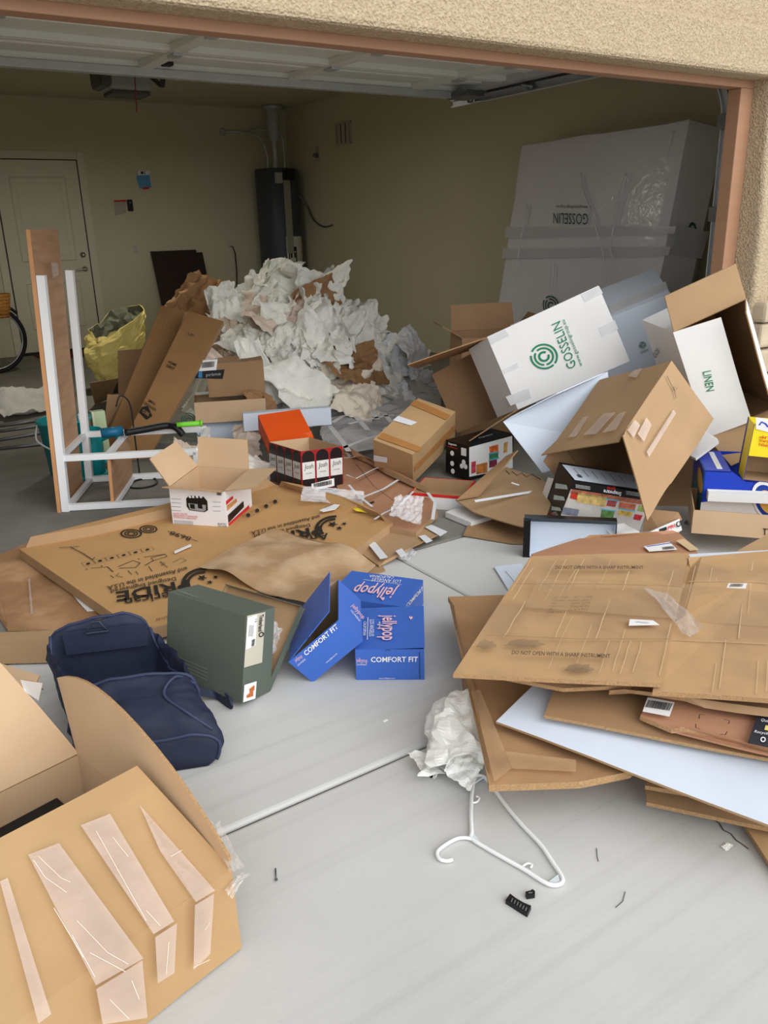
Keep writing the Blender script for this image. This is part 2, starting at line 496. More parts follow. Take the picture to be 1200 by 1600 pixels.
FIT['pale']=((4.550,4.038,0.490),(1.040,0.449,0.471),(0.6838,0.5508,-0.4786,-0.6339,0.7733,-0.0158,0.3614,0.3141,0.8779))
FIT['pyrex']=((2.952,2.638,0.110),(0.405,0.233,0.198),(0.8638,0.4823,0.1456,-0.4505,0.8688,-0.2053,-0.2255,0.1118,0.9678))
FIT['snap']=((3.221,3.823,0.023),(0.405,0.195,0.211),(0.9923,-0.1236,-0.0021,0.1235,0.9919,-0.0307,0.0059,0.0302,0.9995))
FIT['flatb']=((3.459,2.076,0.100),(0.600,0.350,0.113),(0.6347,0.7727,0.0000,-0.7727,0.6347,0.0000,0.0000,0.0000,1.0000))
FIT['produce']=((3.624,2.235,0.132),(0.500,0.357,0.217),(0.6877,0.7260,-0.0079,-0.7260,0.6876,-0.0114,-0.0029,0.0136,0.9999))
FIT['mattress']=((5.445,5.239,0.027),(2.040,0.352,2.124),(-0.1189,0.9816,0.1496,-0.9929,-0.1169,-0.0222,-0.0043,-0.1511,0.9885))
FIT['orange']=((2.334,4.733,0.182),(0.283,0.322,0.108),(0.9736,0.1940,-0.1199,-0.2248,0.9052,-0.3607,0.0386,0.3781,0.9250))
FIT['lidwhite']=((2.572,5.168,0.150),(0.622,0.080,0.124),(0.9426,0.3338,0.0127,-0.3340,0.9423,0.0238,-0.0040,-0.0267,0.9996))
FIT['tray']=((2.773,2.676,-0.028),(0.514,0.100,0.158),(0.9942,0.0629,0.0871,-0.0702,0.9940,0.0840,-0.0812,-0.0897,0.9927))
def fit(k): p, d, R = FIT[k]; return frameM(p, R), d

# ================================================================ THE SETTING
Y_DOOR, Y_FRONT, Y_BACK, X_RIGHT, X_LEFT, Z_CEIL = 3.017, 2.850, 11.690, 6.110, -1.300, 3.106
def concrete(name, col, dark, streak=0.0):
    m = bpy.data.materials.new(name); m.use_nodes = True
    N = m.node_tree.nodes; L = m.node_tree.links; b = N['Principled BSDF']
    b.inputs['Roughness'].default_value = 0.85; b.inputs['Specular IOR Level'].default_value = 0.25
    tc = N.new('ShaderNodeTexCoord')
    def nz(scale, det, sc=None):
        mp = N.new('ShaderNodeMapping'); L.new(tc.outputs['Object'], mp.inputs[0])
        if sc: mp.inputs['Scale'].default_value = sc
        n = N.new('ShaderNodeTexNoise'); n.inputs['Scale'].default_value = scale; n.inputs['Detail'].default_value = det
        L.new(mp.outputs[0], n.inputs['Vector']); return n
    n1 = nz(1.6, 8); n2 = nz(0.9, 6, (0.35, 26, 1)); n3 = nz(90, 3); n4 = nz(0.5, 4, (0.6, 1.4, 1))
    cr = N.new('ShaderNodeValToRGB'); cr.color_ramp.elements[0].color = rgb(*dark); cr.color_ramp.elements[1].color = rgb(*col)
    cr.color_ramp.elements[0].position = 0.22; cr.color_ramp.elements[1].position = 0.6
    L.new(n1.outputs[0], cr.inputs[0])
    # broom streaks along the slab, in patches
    ms = N.new('ShaderNodeMapRange'); ms.inputs[1].default_value = 0.52; ms.inputs[2].default_value = 0.72; ms.inputs[4].default_value = streak
    L.new(n2.outputs[0], ms.inputs[0])
    mp4 = N.new('ShaderNodeMapRange'); mp4.inputs[1].default_value = 0.35; mp4.inputs[2].default_value = 0.6
    L.new(n4.outputs[0], mp4.inputs[0])
    mul = N.new('ShaderNodeMath'); mul.operation = 'MULTIPLY'; L.new(ms.outputs[0], mul.inputs[0]); L.new(mp4.outputs[0], mul.inputs[1])
    mx = N.new('ShaderNodeMix'); mx.data_type = 'RGBA'; L.new(mul.outputs[0], mx.inputs['Factor']); L.new(cr.outputs[0], mx.inputs['A'])
    mx.inputs['B'].default_value = rgb(*[c*0.74 for c in dark])
    L.new(mx.outputs['Result'], b.inputs['Base Color'])
    ad = N.new('ShaderNodeMath'); ad.operation = 'ADD'; L.new(n3.outputs[0], ad.inputs[0]); L.new(n2.outputs[0], ad.inputs[1])
    bp = N.new('ShaderNodeBump'); bp.inputs['Strength'].default_value = 0.12; bp.inputs['Distance'].default_value = 0.004
    L.new(ad.outputs[0], bp.inputs['Height']); L.new(bp.outputs[0], b.inputs['Normal'])
    return m
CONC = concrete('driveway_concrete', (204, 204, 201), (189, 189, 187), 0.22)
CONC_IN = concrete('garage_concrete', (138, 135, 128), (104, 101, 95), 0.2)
DIRT = mat('joint_dirt', (92, 88, 80), rough=0.95, var=0.2, scale=20)
WALLP = mat('garage_wall_paint', (210, 203, 176), rough=0.85, var=0.02, scale=1.5, bump=0.05, bscale=90)
CEILP = mat('ceiling_paint', (206, 200, 176), rough=0.9, var=0.02, scale=1.5, bump=0.05, bscale=90)
DOORP = mat('entry_door_paint', (218, 212, 190), rough=0.6, var=0.02)
def stucco():
    m = bpy.data.materials.new('tan_stucco'); m.use_nodes = True
    N = m.node_tree.nodes; L = m.node_tree.links; b = N['Principled BSDF']
    b.inputs['Roughness'].default_value = 0.95; b.inputs['Specular IOR Level'].default_value = 0.1
    tc = N.new('ShaderNodeTexCoord')
    n = N.new('ShaderNodeTexNoise'); n.inputs['Scale'].default_value = 75; n.inputs['Detail'].default_value = 6
    v = N.new('ShaderNodeTexVoronoi'); v.inputs['Scale'].default_value = 120; v.feature = 'SMOOTH_F1'
    L.new(tc.outputs['Object'], n.inputs['Vector']); L.new(tc.outputs['Object'], v.inputs['Vector'])
    cr = N.new('ShaderNodeValToRGB'); cr.color_ramp.elements[0].color = rgb(170, 151, 124); cr.color_ramp.elements[1].color = rgb(194, 176, 148)
    cr.color_ramp.elements[0].position = 0.35; cr.color_ramp.elements[1].position = 0.65
    L.new(n.outputs[0], cr.inputs[0]); L.new(cr.outputs[0], b.inputs['Base Color'])
    ad = N.new('ShaderNodeMath'); L.new(n.outputs[0], ad.inputs[0]); L.new(v.outputs['Distance'], ad.inputs[1])
    bp = N.new('ShaderNodeBump'); bp.inputs['Strength'].default_value = 0.8; bp.inputs['Distance'].default_value = 0.009
    L.new(ad.outputs[0], bp.inputs['Height']); L.new(bp.outputs[0], b.inputs['Normal'])
    return m
STUCCO = stucco()
TERRA = mat('terracotta_trim_paint', (160, 121, 94), rough=0.6, var=0.05, scale=3, stretch=(1, 1, 8))
STONE = mat('tan_wall_stone', (186, 170, 146), rough=0.9, var=0.12, scale=8, bump=0.5, bscale=25)
GALV = mat('galvanised_steel', (190, 194, 196), rough=0.4, metal=0.45, var=0.1, scale=12)
GALVD = mat('dull_steel', (120, 122, 122), rough=0.45, metal=0.7, var=0.1, scale=12)
DOORW = mat('door_panel_enamel', (222, 224, 216), rough=0.5, var=0.03, scale=2)
BLACKPL = mat('black_plastic', (26, 26, 27), rough=0.45, var=0.1)

# ---- driveway: poured slabs with open joints
drive = empty('driveway', 'pale grey concrete driveway poured in slabs with tooled joints', None, kind='structure')
G = 0.0035
def pour(x0, x1, y0, y1):
    bm = box_bm(x0+G, x1-G, y0+G, y1-G, -0.14, 0.0, 0.016, 3)
    return bmo('slab', bm, CONC, drive)
JX, JY = 2.015, 1.709
for (x0, x1) in ((-7.0, JX), (JX, 9.0)):
    pour(x0, x1, JY, Y_DOOR); pour(x0, x1, -8.0, JY)
cuboid('joint_bed', -7, 9, -8, Y_DOOR, -0.2, -0.012, DIRT, drive)
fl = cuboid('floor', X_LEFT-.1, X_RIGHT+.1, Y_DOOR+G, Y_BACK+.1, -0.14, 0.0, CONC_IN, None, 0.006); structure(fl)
tag(fl, 'dull concrete garage floor with scuffs and stains')
# street and yard beyond the drive, behind the viewer
gr = cuboid('ground', -40, 40, -40, 40, -0.3, -0.17, mat('far_ground', (176, 168, 150), rough=0.95, var=0.08, scale=0.5)); structure(gr)
# ---- room shell
def shell(name, *a, m=WALLP): return structure(cuboid(name, *a, m))
shell('wall_back', X_LEFT-.15, X_RIGHT+.15, Y_BACK, Y_BACK+.15, 0, Z_CEIL)
shell('wall_right', X_RIGHT, X_RIGHT+.15, 3.10, Y_BACK, 0, Z_CEIL)
shell('wall_left', X_LEFT-.15, X_LEFT, 3.10, Y_BACK, 0, Z_CEIL)
shell('ceiling', X_LEFT-.15, X_RIGHT+.15, 3.10, Y_BACK+.15, Z_CEIL, Z_CEIL+.15, m=CEILP)
# ---- street front: stucco wall round the opening
XO0, XO1 = -0.59, 4.404
wf = empty('wall_front', 'tan stucco house front round the garage opening', None, kind='structure')
cuboid('inner_wall', XO1, X_RIGHT+.15, 3.06, 3.16, 0, Z_CEIL+.1, WALLP, wf)
cuboid('inner_wall', X_LEFT-.15, XO0, 3.06, 3.16, 0, Z_CEIL+.1, WALLP, wf)
cuboid('inner_wall', XO0, XO1, 3.06, 3.16, 2.30, Z_CEIL+.1, WALLP, wf)
cuboid('header_band', X_LEFT-3, 9, Y_FRONT, 3.06, 2.168, 2.395, STUCCO, wf, 0.022)
cuboid('upper_wall', X_LEFT-3, 9, Y_FRONT+.035, 3.06, 2.36, 5.8, STUCCO, wf, 0.02)
rf = cuboid('sky_blocker', -6, 11, 2.25, 14.5, 5.8, 6.05, mat('sky_blocker_brown', (150, 112, 92), rough=.9, var=.1)); structure(rf)  # unseen slab over the raised wall, added to block light from the drive
bm = bmesh.new()
# pier beside the opening, rounded at the corner and slightly flared towards the ground
prof = []
for (z, fl_) in ((0.0, 0.0), (0.98, 0.0), (1.05, -0.012), (1.4, -0.005), (1.75, 0.014), (2.18, 0.02)):
    prof.append((z, fl_))
ring = []
for z, f_ in prof:
    pts = [(XO1, 3.06)]
    for a in range(0, 91, 15):
        t = math.radians(a)
        pts.append((XO1+0.03-0.03*math.cos(t), Y_FRONT+f_*1.0+0.03-0.03*math.sin(t)))
    pts += [(9.0, Y_FRONT+f_), (9.0, 3.06)]
    ring.append([bm.verts.new((x, y, z)) for x, y in pts])
for i in range(len(ring)-1):
    for j in range(len(ring[0])-1):
        bm.faces.new((ring[i][j], ring[i][j+1], ring[i+1][j+1], ring[i+1][j]))
bm.faces.new(ring[-1])
bmo('pier', bm, STUCCO, wf)
cuboid('pier', X_LEFT-3, XO0, Y_FRONT, 3.06, 0, 2.168, STUCCO, wf, 0.02)
# ledge stones and stacked veneer stones at the foot of the pier
rs = random.Random(4)
x = 4.425
cx = x
while cx < 6.2:
    w = rs.uniform(.42, .6); cuboid('ledge_stone', cx, cx+w-.012, 2.765, 2.87, .905, 1.02, STONE, wf, 0.02); cx += w
for row in range(6):
    z0 = .905-(row+1)*.15; cx = x+.005
    while cx < 6.0:
        w = rs.uniform(.18, .36)
        cuboid('veneer_stone', cx, cx+w-.014, 2.785+rs.uniform(-.012, .01), 2.87, max(0, z0)+.006, z0+.15-.008, STONE, wf, 0.016); cx += w
t1 = cuboid('trim_1', XO0, XO1, 2.985, 3.065, 2.130, 2.170, TERRA, None, 0.004); structure(t1); tag(t1, 'terracotta painted head trim over the garage opening')
t2 = cuboid('trim_2', 4.294, XO1, 2.985, 3.065, 0, 2.130, TERRA, None, 0.004); structure(t2); tag(t2, 'terracotta painted jamb trim beside the garage opening')
t3 = cuboid('trim_3', XO0, XO0+.11, 2.985, 3.065, 0, 2.130, TERRA, None, 0.004); structure(t3)

# ---- entry door in the back wall
def bk(u, v, dy=0.0): return ony(u, v, Y_BACK-dy)
DX1 = bk(118.75, 250).x; DX0 = DX1-1.02; DZ = bk(118.75, 250).z
dr = empty('door_1', 'painted two panel door in the back wall of the garage', None, kind='structure')
cuboid('door_leaf', DX0+.008, DX1-.012, Y_BACK-.035, Y_BACK+.01, 0.035, DZ-.01, DOORP, dr, 0.002)
cuboid('door_gap', DX1-.014, DX1+.006, Y_BACK-.012, Y_BACK+.01, 0.0, DZ, BLACKPL, dr)
cuboid('door_gap', DX0, DX1, Y_BACK-.012, Y_BACK+.01, DZ-.012, DZ+.004, BLACKPL, dr)
cuboid('door_gap', DX0-.006, DX0+.01, Y_BACK-.012, Y_BACK+.01, 0.0, DZ, BLACKPL, dr)
def raised(x0, x1, z0, z1):
    bm = bmesh.new(); yy = Y_BACK-.035
    for (i, dpt) in ((0, 0.0), (.018, .012), (.05, .012), (.075, -.004)):
        pass
    rings = []
    for (i, dpt) in ((0, 0.001), (.012, -.010), (.03, .008), (.055, .008), (.085, -.006)):
        rings.append([bm.verts.new((a, yy+dpt, b)) for a, b in ((x0+i, z0+i), (x1-i, z0+i), (x1-i, z1-i), (x0+i, z1-i))])
    for r in range(len(rings)-1):
        for k in range(4): bm.faces.new((rings[r][k], rings[r][(k+1) % 4], rings[r+1][(k+1) % 4], rings[r+1][k]))
    bm.faces.new(rings[-1])
    bmo('door_panel', bm, DOORP, dr)
pz = bk(110, 405).z
raised(DX0+.16, DX1-.17, pz-.02, DZ-.2)
raised(DX0+.16, DX1-.17, .32, pz-.27)
for (x0, x1, z0, z1) in ((DX1+.006, DX1+.10, 0, DZ+.10), (DX0-.10, DX0-.006, 0, DZ+.10), (DX0-.006, DX1+.006, DZ+.004, DZ+.10)):
    cuboid('casing', x0, x1, Y_BACK-.022, Y_BACK, z0, z1, DOORP, dr, 0.005)
NICK = mat('satin_nickel', (176, 170, 158), rough=0.3, metal=0.9, var=0.05)
hb = bk(131, 398)
lathe('deadbolt', [(.036, 0), (.036, .012), (.02, .022), (.012, .03)], NICK, dr, 20, Matrix.Translation((DX1-.09, Y_BACK-.035, hb.z)) @ Matrix.Rotation(math.pi/2, 4, 'X'))
hl = bk(134, 420)
lv = lathe('lever_handle', [(.034, 0), (.034, .012), (.014, .02), (.014, .05)], NICK, dr, 20, Matrix.Translation((DX1-.09, Y_BACK-.035, hl.z)) @ Matrix.Rotation(math.pi/2, 4, 'X'))
bar('lever', (DX1-.08, Y_BACK-.085, hl.z), (DX1-.21, Y_BACK-.085, hl.z-.005), .016, .02, NICK, lv, bev=.004)
cuboid('sill', DX0-.05, DX1+.05, Y_BACK-.05, Y_BACK, 0, .034, BLACKPL, dr, .006)
mt = cuboid('door_mat', DX0+.1, DX1+.16, Y_BACK-.72, Y_BACK-.12, 0.0, .014, [mat('door_mat_fibre', (96, 44, 36), rough=0.95, var=0.2, scale=60)], None, .004)
tag(mt, 'dark red mat lying in front of the entry door', 'mat')

# ---- things on the back and right walls
p = bk(225, 281)
no = empty('wall_notice', 'blue and white paper notice taped on the back wall', 'notice', Matrix.Translation(p))
BLUEP = mat('notice_blue', (96, 158, 205), rough=0.6, var=0.15, scale=14)
def wall_quad(parent, name, px, m, dy=0.003):
    P = WM[parent.name].translation
    pts = [bk(u, v, dy)-P for u, v in px]
    vs = pts+[q+Vector((0, .002, 0)) for q in pts]; k = len(pts)
    return pyd(name, vs, [tuple(range(k)), tuple(range(2*k-1, k-1, -1))]+[(i, k+i, k+(i+1) % k, (i+1) % k) for i in range(k)], m, parent)
wall_quad(no, 'sheet', ((214, 267), (234, 266), (234, 278), (237, 293), (219, 295), (213, 280)), BLUEP)
wall_quad(no, 'header_strip', ((215, 267), (234, 266), (234, 273), (215, 274)), LABEL_W, .006)
wall_quad(no, 'symbol', ((220, 268), (224, 268), (224, 272), (220, 272)), BLACK_INK, .008)
wall_quad(no, 'symbol', ((225.5, 267), (226.5, 267), (226.5, 273), (225.5, 273)), BLACK_INK, .008)
wall_quad(no, 'red_tab', ((223, 293), (233, 292), (233, 295.5), (223, 296)), RED_INK, .006)
p = bk(187, 323)
n2 = empty('safety_sheet', 'pale safety sheet with a red heading beside the wall button', 'notice', Matrix.Translation(p))
wall_quad(n2, 'sheet', ((178, 313), (197, 312), (197, 333), (180, 337)), mat('faded_paper', (178, 170, 156), rough=0.7, var=0.1, scale=20))
wall_quad(n2, 'red_heading', ((178, 313), (197, 312), (197, 315), (178, 315.5)), RED_INK, .006)
p = bk(203, 321)
n3 = empty('wall_button', 'small black opener button with a grey face on the back wall', 'control', Matrix.Translation(p))
a = bk(197.5, 312)-p; b = bk(208, 330)-p
cuboid('casing', a.x, b.x, -.03, 0, b.z, a.z, BLACKPL, n3, .006)
cuboid('button_face', a.x+.025, b.x-.025, -.036, -.03, b.z+.1, a.z-.03, mat('grey_button', (150, 156, 158), var=.05), n3, .002)
def outlet(u, v, label):
    p = bk(u, v); o = empty('outlet', label, 'outlet', Matrix.Translation(p))
    cuboid('cover_plate', -.037, .037, -.008, 0, -.06, .06, mat('outlet_plastic', (206, 200, 186), rough=.4, var=.02), o, .003)
    for z in (-.026, .026): cuboid('socket', -.016, .016, -.012, -.006, z-.014, z+.014, mat('socket_plastic', (190, 184, 170), rough=.4, var=.02), o, .003)
    return o
outlet(212, 390, 'pale wall outlet between the entry door and the dark board')
outlet(358, 382, 'pale wall outlet with a black plug beside the water heater')
p = bk(359, 385)
tube('appliance_cord', [p+Vector((0, -.03, 0)), p+Vector((.02, -.06, .0)), p+Vector((.05, -.06, -.1)), p+Vector((.055, -.05, -.35)), p+Vector((.03, -.06, -.6)), p+Vector((.03, -.06, -.85))], .008, BLACKPL)
tag(bpy.data.objects['appliance_cord'], 'black cord plugged in low on the back wall', 'cord')
# vent on the right wall
def rw(u, v, dx=0.0): return onx(u, v, X_RIGHT-dx)
a = rw(524.5, 195.5); b = rw(550, 222)
vt = empty('wall_vent', 'painted louvred vent grille high on the side wall', 'vent', Matrix.Translation((X_RIGHT, (a.y+b.y)/2, (a.z+b.z)/2)))
hw = abs(a.y-b.y)/2; hh = abs(a.z-b.z)/2+.02
VENTM = mat('vent_paint', (190, 184, 170), rough=.6, var=.02)
for (y0, y1, z0, z1) in ((-hw, hw, hh-.025, hh), (-hw, hw, -hh, -hh+.025), (-hw, -hw+.025, -hh, hh), (hw-.025, hw, -hh, hh)):
    cuboid('frame', -.015, 0, y0, y1, z0, z1, VENTM, vt, .003)
cuboid('backing', -.003, 0, -hw+.02, hw-.02, -hh+.02, hh-.02, mat('vent_dark', (70, 66, 58), var=.05), vt)
for k in range(3):
    y = -hw+.03+(k+.5)*(2*hw-.06)/3
    s = cuboid('louvre', -.012, -.004, y-(2*hw-.1)/7.5, y+(2*hw-.1)/7.5, -hh+.025, hh-.025, VENTM, vt, .001)
p = rw(497, 243)
bx = empty('valve_box', 'small dark gas valve on the side wall above the heater line', 'valve', Matrix.Translation(p))
cuboid('plate', -.01, 0, -.05, .05, -.07, .12, VENTM, bx, .003)
lathe('valve_body', [(.03, 0), (.03, .05), (.015, .08)], GALVD, bx, 12, Matrix.Rotation(-math.pi/2, 4, 'Y'))

# ---- water heater in the back corner
WX, WY = 5.71, 11.30
heater = empty('water_heater', 'tall dark grey water heater with pipes standing in the back corner', 'water heater', Matrix.Translation((WX, WY, 0)))
HM = mat('heater_enamel', (70, 74, 84), rough=.42, var=.05, scale=2)
R_ = .305; ZT = 2.285
lathe('stand', [(.36, 0), (.36, .45), (.30, .46)], mat('stand_board', (150, 144, 132), var=.05), heater, 24)
lathe('tank', [(R_-.02, .46), (R_, .5), (R_, ZT-.02), (R_-.015, ZT), (.06, ZT+.015)], HM, heater, 40)
cuboid('control_housing', -.06, .12, -R_-.03, -R_+.12, ZT-.16, ZT-.02, BLACKPL, heater, .01)
cuboid('thermostat', -.16, -.07, -R_-.02, -R_+.15, ZT-.2, ZT-.06, mat('thermostat_grey', (170, 172, 170), var=.04), heater, .006)
cuboid('wiring_cover', -.055, .045, -R_-.016, -R_+.1, 1.15, ZT-.16, mat('wiring_cover_enamel', (150, 146, 130), rough=.5, var=.04), heater, .006)
def cyl_patch(name, a0, a1, z0, z1, r, m, parent):
    vs = []; fs = []; N = 10
    for i in range(N+1):
        t = math.radians(a0+(a1-a0)*i/N)
        for rr in (r, r-.003):
            for z in (z0, z1): vs.append(Vector((rr*math.cos(t), rr*math.sin(t), z)))
    for i in range(N):
        b0 = i*4; b1 = b0+4
        fs += [(b0, b1, b1+1, b0+1), (b0+2, b0+3, b1+3, b1+2), (b0+1, b1+1, b1+3, b0+3), (b0, b0+2, b1+2, b1)]
    return pyd(name, vs, fs, m, parent)
lb = cyl_patch('rating_label', 258, 318, .86, 1.38, R_+.005, mat('heater_label', (208, 204, 192), rough=.5, var=.06, scale=25), heater)
for (a0, a1, z0, z1) in ((263, 288, 1.18, 1.24), (263, 266, 1.0, 1.24), (285, 288, 1.0, 1.24), (263, 288, 1.0, 1.02), (268, 273, 1.09, 1.16), (279, 284, 1.09, 1.16)):
    cyl_patch('label_print', a0, a1, z0, z1, R_+.008, BLACK_INK, heater)
cyl_patch('energy_tag', 319, 330, 1.08, 1.36, R_+.006, mat('energy_yellow', (190, 160, 50), var=.05), heater)
lathe('flue', [(.075, ZT), (.05, ZT+.05), (.04, ZT+.10), (.04, ZT+.36), (.085, ZT+.40), (.085, Z_CEIL-.06), (.14, Z_CEIL-.05), (.14, Z_CEIL)], GALV, heater, 20)
tube('water_pipe', spline([(-.14, -.02, ZT), (-.14, -.02, ZT+.2), (-.2, .06, ZT+.42), (-.38, .3, ZT+.5), (-.6, .385, ZT+.5)]), .016, GALV, heater)
lathe('pipe_flange', [(.05, 0), (.05, .015), (.03, .04)], GALV, heater, 16, Matrix.Translation((-.6, .385, ZT+.5)) @ Matrix.Rotation(math.pi/2, 4, 'X'))
tube('water_pipe', spline([(.13, -.02, ZT), (.13, -.02, ZT+.25), (.1, .0, ZT+.45), (-.05, .2, ZT+.53), (-.2, .385, ZT+.53)]), .016, GALV, heater)
tube('gas_pipe', spline([(R_*.8, -.14, 1.95), (.36, -.2, 1.78), (.37, -.35, 1.6), (.38, -.6, 1.5), (.40, -.85, 1.52)]), .012, GALVD, heater)

# ---- sectional door overhead, its tracks and the opener
ZG = 2.40
gd = empty('garage_door', 'pale steel sectional garage door standing open under the ceiling', 'garage door', Matrix.Translation((1.85, 4.25, ZG)))
GX0, GX1 = -2.45, 2.43
y = -1.06
for k in range(4):
    s = cuboid('section', GX0, GX1, y+.004, y+.526, .035, .05, DOORW, gd)
    for (a, b) in ((0.0, .035), (.491, .526)): cuboid('flange', GX0, GX1, y+a+.004, y+b, 0.0, .036, DOORW, s, .004)
    cuboid('rib', GX0, GX1, y+.22, y+.31, .022, .036, DOORW, s, .006)
    y += .53
cuboid('strut', GX0, GX1, 1.01, 1.075, -.045, 0.0, mat('strut_zinc', (190, 194, 194), rough=.45, metal=.35, var=.06), gd, .004)
sx = onz(262, 88, ZG).x-1.85
for k in range(-2, 5):
    xx = sx+k*.98
    if GX0 < xx < GX1-.1:
        cuboid('stile', xx-.04, xx+.04, -1.05, 1.06, -.008, .035, DOORW, gd, .004)
        for yy in (-.53, 0.0, .53): cuboid('hinge', xx-.03, xx+.03, yy-.05, yy+.05, -.022, -.006, GALV, gd, .003)
cuboid('end_stile', GX1-.09, GX1, -1.05, 1.06, -.012, .036, GALV, gd, .004)
cuboid('top_bracket', GX1-.16, GX1, .82, 1.06, -.05, -.01, GALVD, gd, .004)
tr = empty('door_track', 'galvanised door track curving up beside the terracotta jamb', 'track', Matrix.Translation((4.37, 3.10, 0)))
pts = [(0, 0, .02), (0, 0, 1.98)]
for a in range(10, 91, 10):
    t = math.radians(a); pts.append((0, .38*(1-math.cos(t)), 1.98+.38*math.sin(t)))
pts += [(0, 2.45, 2.36)]
def channel(name, pts, parent, m, w=.05, dpt=.03):
    vs = []; fs = []
    prof = [(-w/2, dpt), (-w/2, 0), (w/2, 0), (w/2, dpt), (w/2-.006, dpt), (w/2-.006, .006), (-w/2+.006, .006), (-w/2+.006, dpt)]
    P = [Vector(p) for p in pts]
    for i, p in enumerate(P):
        a = P[max(0, i-1)]; b = P[min(len(P)-1, i+1)]
        t = (b-a).normalized(); s = Vector((1, 0, 0)).cross(t).normalized()
        for (u, v) in prof: vs.append(p+s*u+Vector((-1, 0, 0))*v)
    k = len(prof)
    for i in range(len(P)-1):
        for j in range(k): fs.append((i*k+j, i*k+(j+1) % k, (i+1)*k+(j+1) % k, (i+1)*k+j))
    fs.append(tuple(range(k))); fs.append(tuple((len(P)-1)*k+j for j in range(k)))
    return pyd(name, vs, fs, m, parent)
channel('rail', pts, tr, GALV)
bar('jamb_angle', (.02, -.03, .02), (.02, -.03, 2.05), .045, .03, GALV, tr)
for z in (.3, .9, 1.5, 1.98): cuboid('bracket', -.035, .02, -.05, .045, z-.04, z+.04, GALVD, tr, .004)
bar('ceiling_angle', (.01, 2.38, 2.36), (.01, 2.38, Z_CEIL-.004), .03, .03, GALVD, tr)
bar('rail_angle', (.015, 1.2, 2.39), (.015, 2.45, 2.39), .03, .05, GALVD, tr)
for yy in (2.2, 1.55): lathe('roller', [(.028, 0), (.028, .02), (.01, .03), (.01, .1)], GALVD, tr, 14, Matrix.Translation((-.03, yy, 2.365)) @ Matrix.Rotation(-math.pi/2, 4, 'Y'))
op = ony(195, 118, 8.0)
opn = empty('door_opener', 'grey motor unit of the door opener hung below the ceiling', 'door opener', Matrix.Translation((op.x, 8.0, 2.66)))
OPM = mat('opener_grey', (150, 150, 148), rough=.5, var=.04)
OPD = mat('opener_dark', (84, 82, 78), rough=.5, var=.05)
bm = box_bm(-.2, .2, -.16, .16, 0, .24, .05, 4); bmo('housing', bm, OPM, opn, True)
cuboid('lamp_cover', -.27, -.16, -.17, .17, .02, .22, OPD, opn, .04)
cuboid('base_plate', -.17, .17, -.14, .14, -.03, .005, OPD, opn, .01)
for xx in (-.14, .14): bar('hanger_strap', (xx, 0, .22), (xx, 0, Z_CEIL-2.663), .03, .006, GALVD, opn)
bar('drive_rail', (.02, -.16, .17), (.02, -4.84, .17), .05, .05, GALVD, opn)
ld = bpy.data.lights.new('added_fill_light', 'AREA'); ld.shape = 'DISK'; ld.size = .3; ld.energy = 29; ld.color = (1.0, .93, .78)  # fill light added under the opener to brighten the dark garage
lo_ = bpy.data.objects.new('added_fill_light', ld); COL.objects.link(lo_); lo_.parent = opn; lo_.location = (0, 0, -.036)
ap = ony(258, 96, 5.28)-Vector((op.x, 8.0, 2.66))
bq = ony(253, 135, 5.42)-Vector((op.x, 8.0, 2.66)); cq = ony(221, 106, 5.72)-Vector((op.x, 8.0, 2.66))
bar('door_arm', ap, bq, .03, .012, BLACKPL, opn); bar('door_arm', bq, cq, .03, .012, BLACKPL, opn)
ab = cuboid('arm_bracket', ap.x-.03, ap.x+.03, ap.y-.06, ap.y+.03, ap.z-.03, ap.z+.05, BLACKPL, opn, .005)
q0 = ony(210, 108, 6.2)-Vector((op.x, 8.0, 2.66)); q1 = ony(214, 175, 6.2)-Vector((op.x, 8.0, 2.66))
tube('release_cord', [q0, q1], .004, mat('red_cord', (150, 50, 40), var=.1), opn, 5)

# ================================================================ CARTONS
def gos_mark(root, pl, c, ux, uy, ink):
    """printed ring emblem: three broken rings round an open letter"""
    pring(root, pl, c, ux, uy, .86, 1.0, -60, 130, ink); pring(root, pl, c, ux, uy, .86, 1.0, 150, 290, ink)
    pring(root, pl, c, ux, uy, .58, .72, -100, 110, ink); pring(root, pl, c, ux, uy, .58, .72, 130, 245, ink)
    pring(root, pl, c, ux, uy, .26, .42, 40, 360, ink)
def bars_code(parent, pl, quad, n, m=BLACK_INK, seed=1, off=.0026):
    """bar code strokes inside a pixel quad (tl,tr,br,bl)"""
    r = random.Random(seed); tl, tr, br, bl = [Vector(q) for q in quad]
    P, nn = pl; Mi = WM[parent.name].inverted(); vs = []; fs = []
    t = 0.0; xs = []
    while t < .97:
        w = r.choice((.012, .02, .03)); xs.append((t, min(1, t+w))); t += w+r.choice((.012, .02))
    for a, b in xs:
        k = len(vs)
        for s, top in ((a, 1), (b, 1), (b, 0), (a, 0)):
            q = tl.lerp(tr, s) if top else bl.lerp(br, s)
            vs.append(Mi @ (onp(q.x, q.y, P, nn)+nn*off))
        fs.append((k, k+1, k+2, k+3))
    return pyd('bar_code', vs, fs, m, parent)

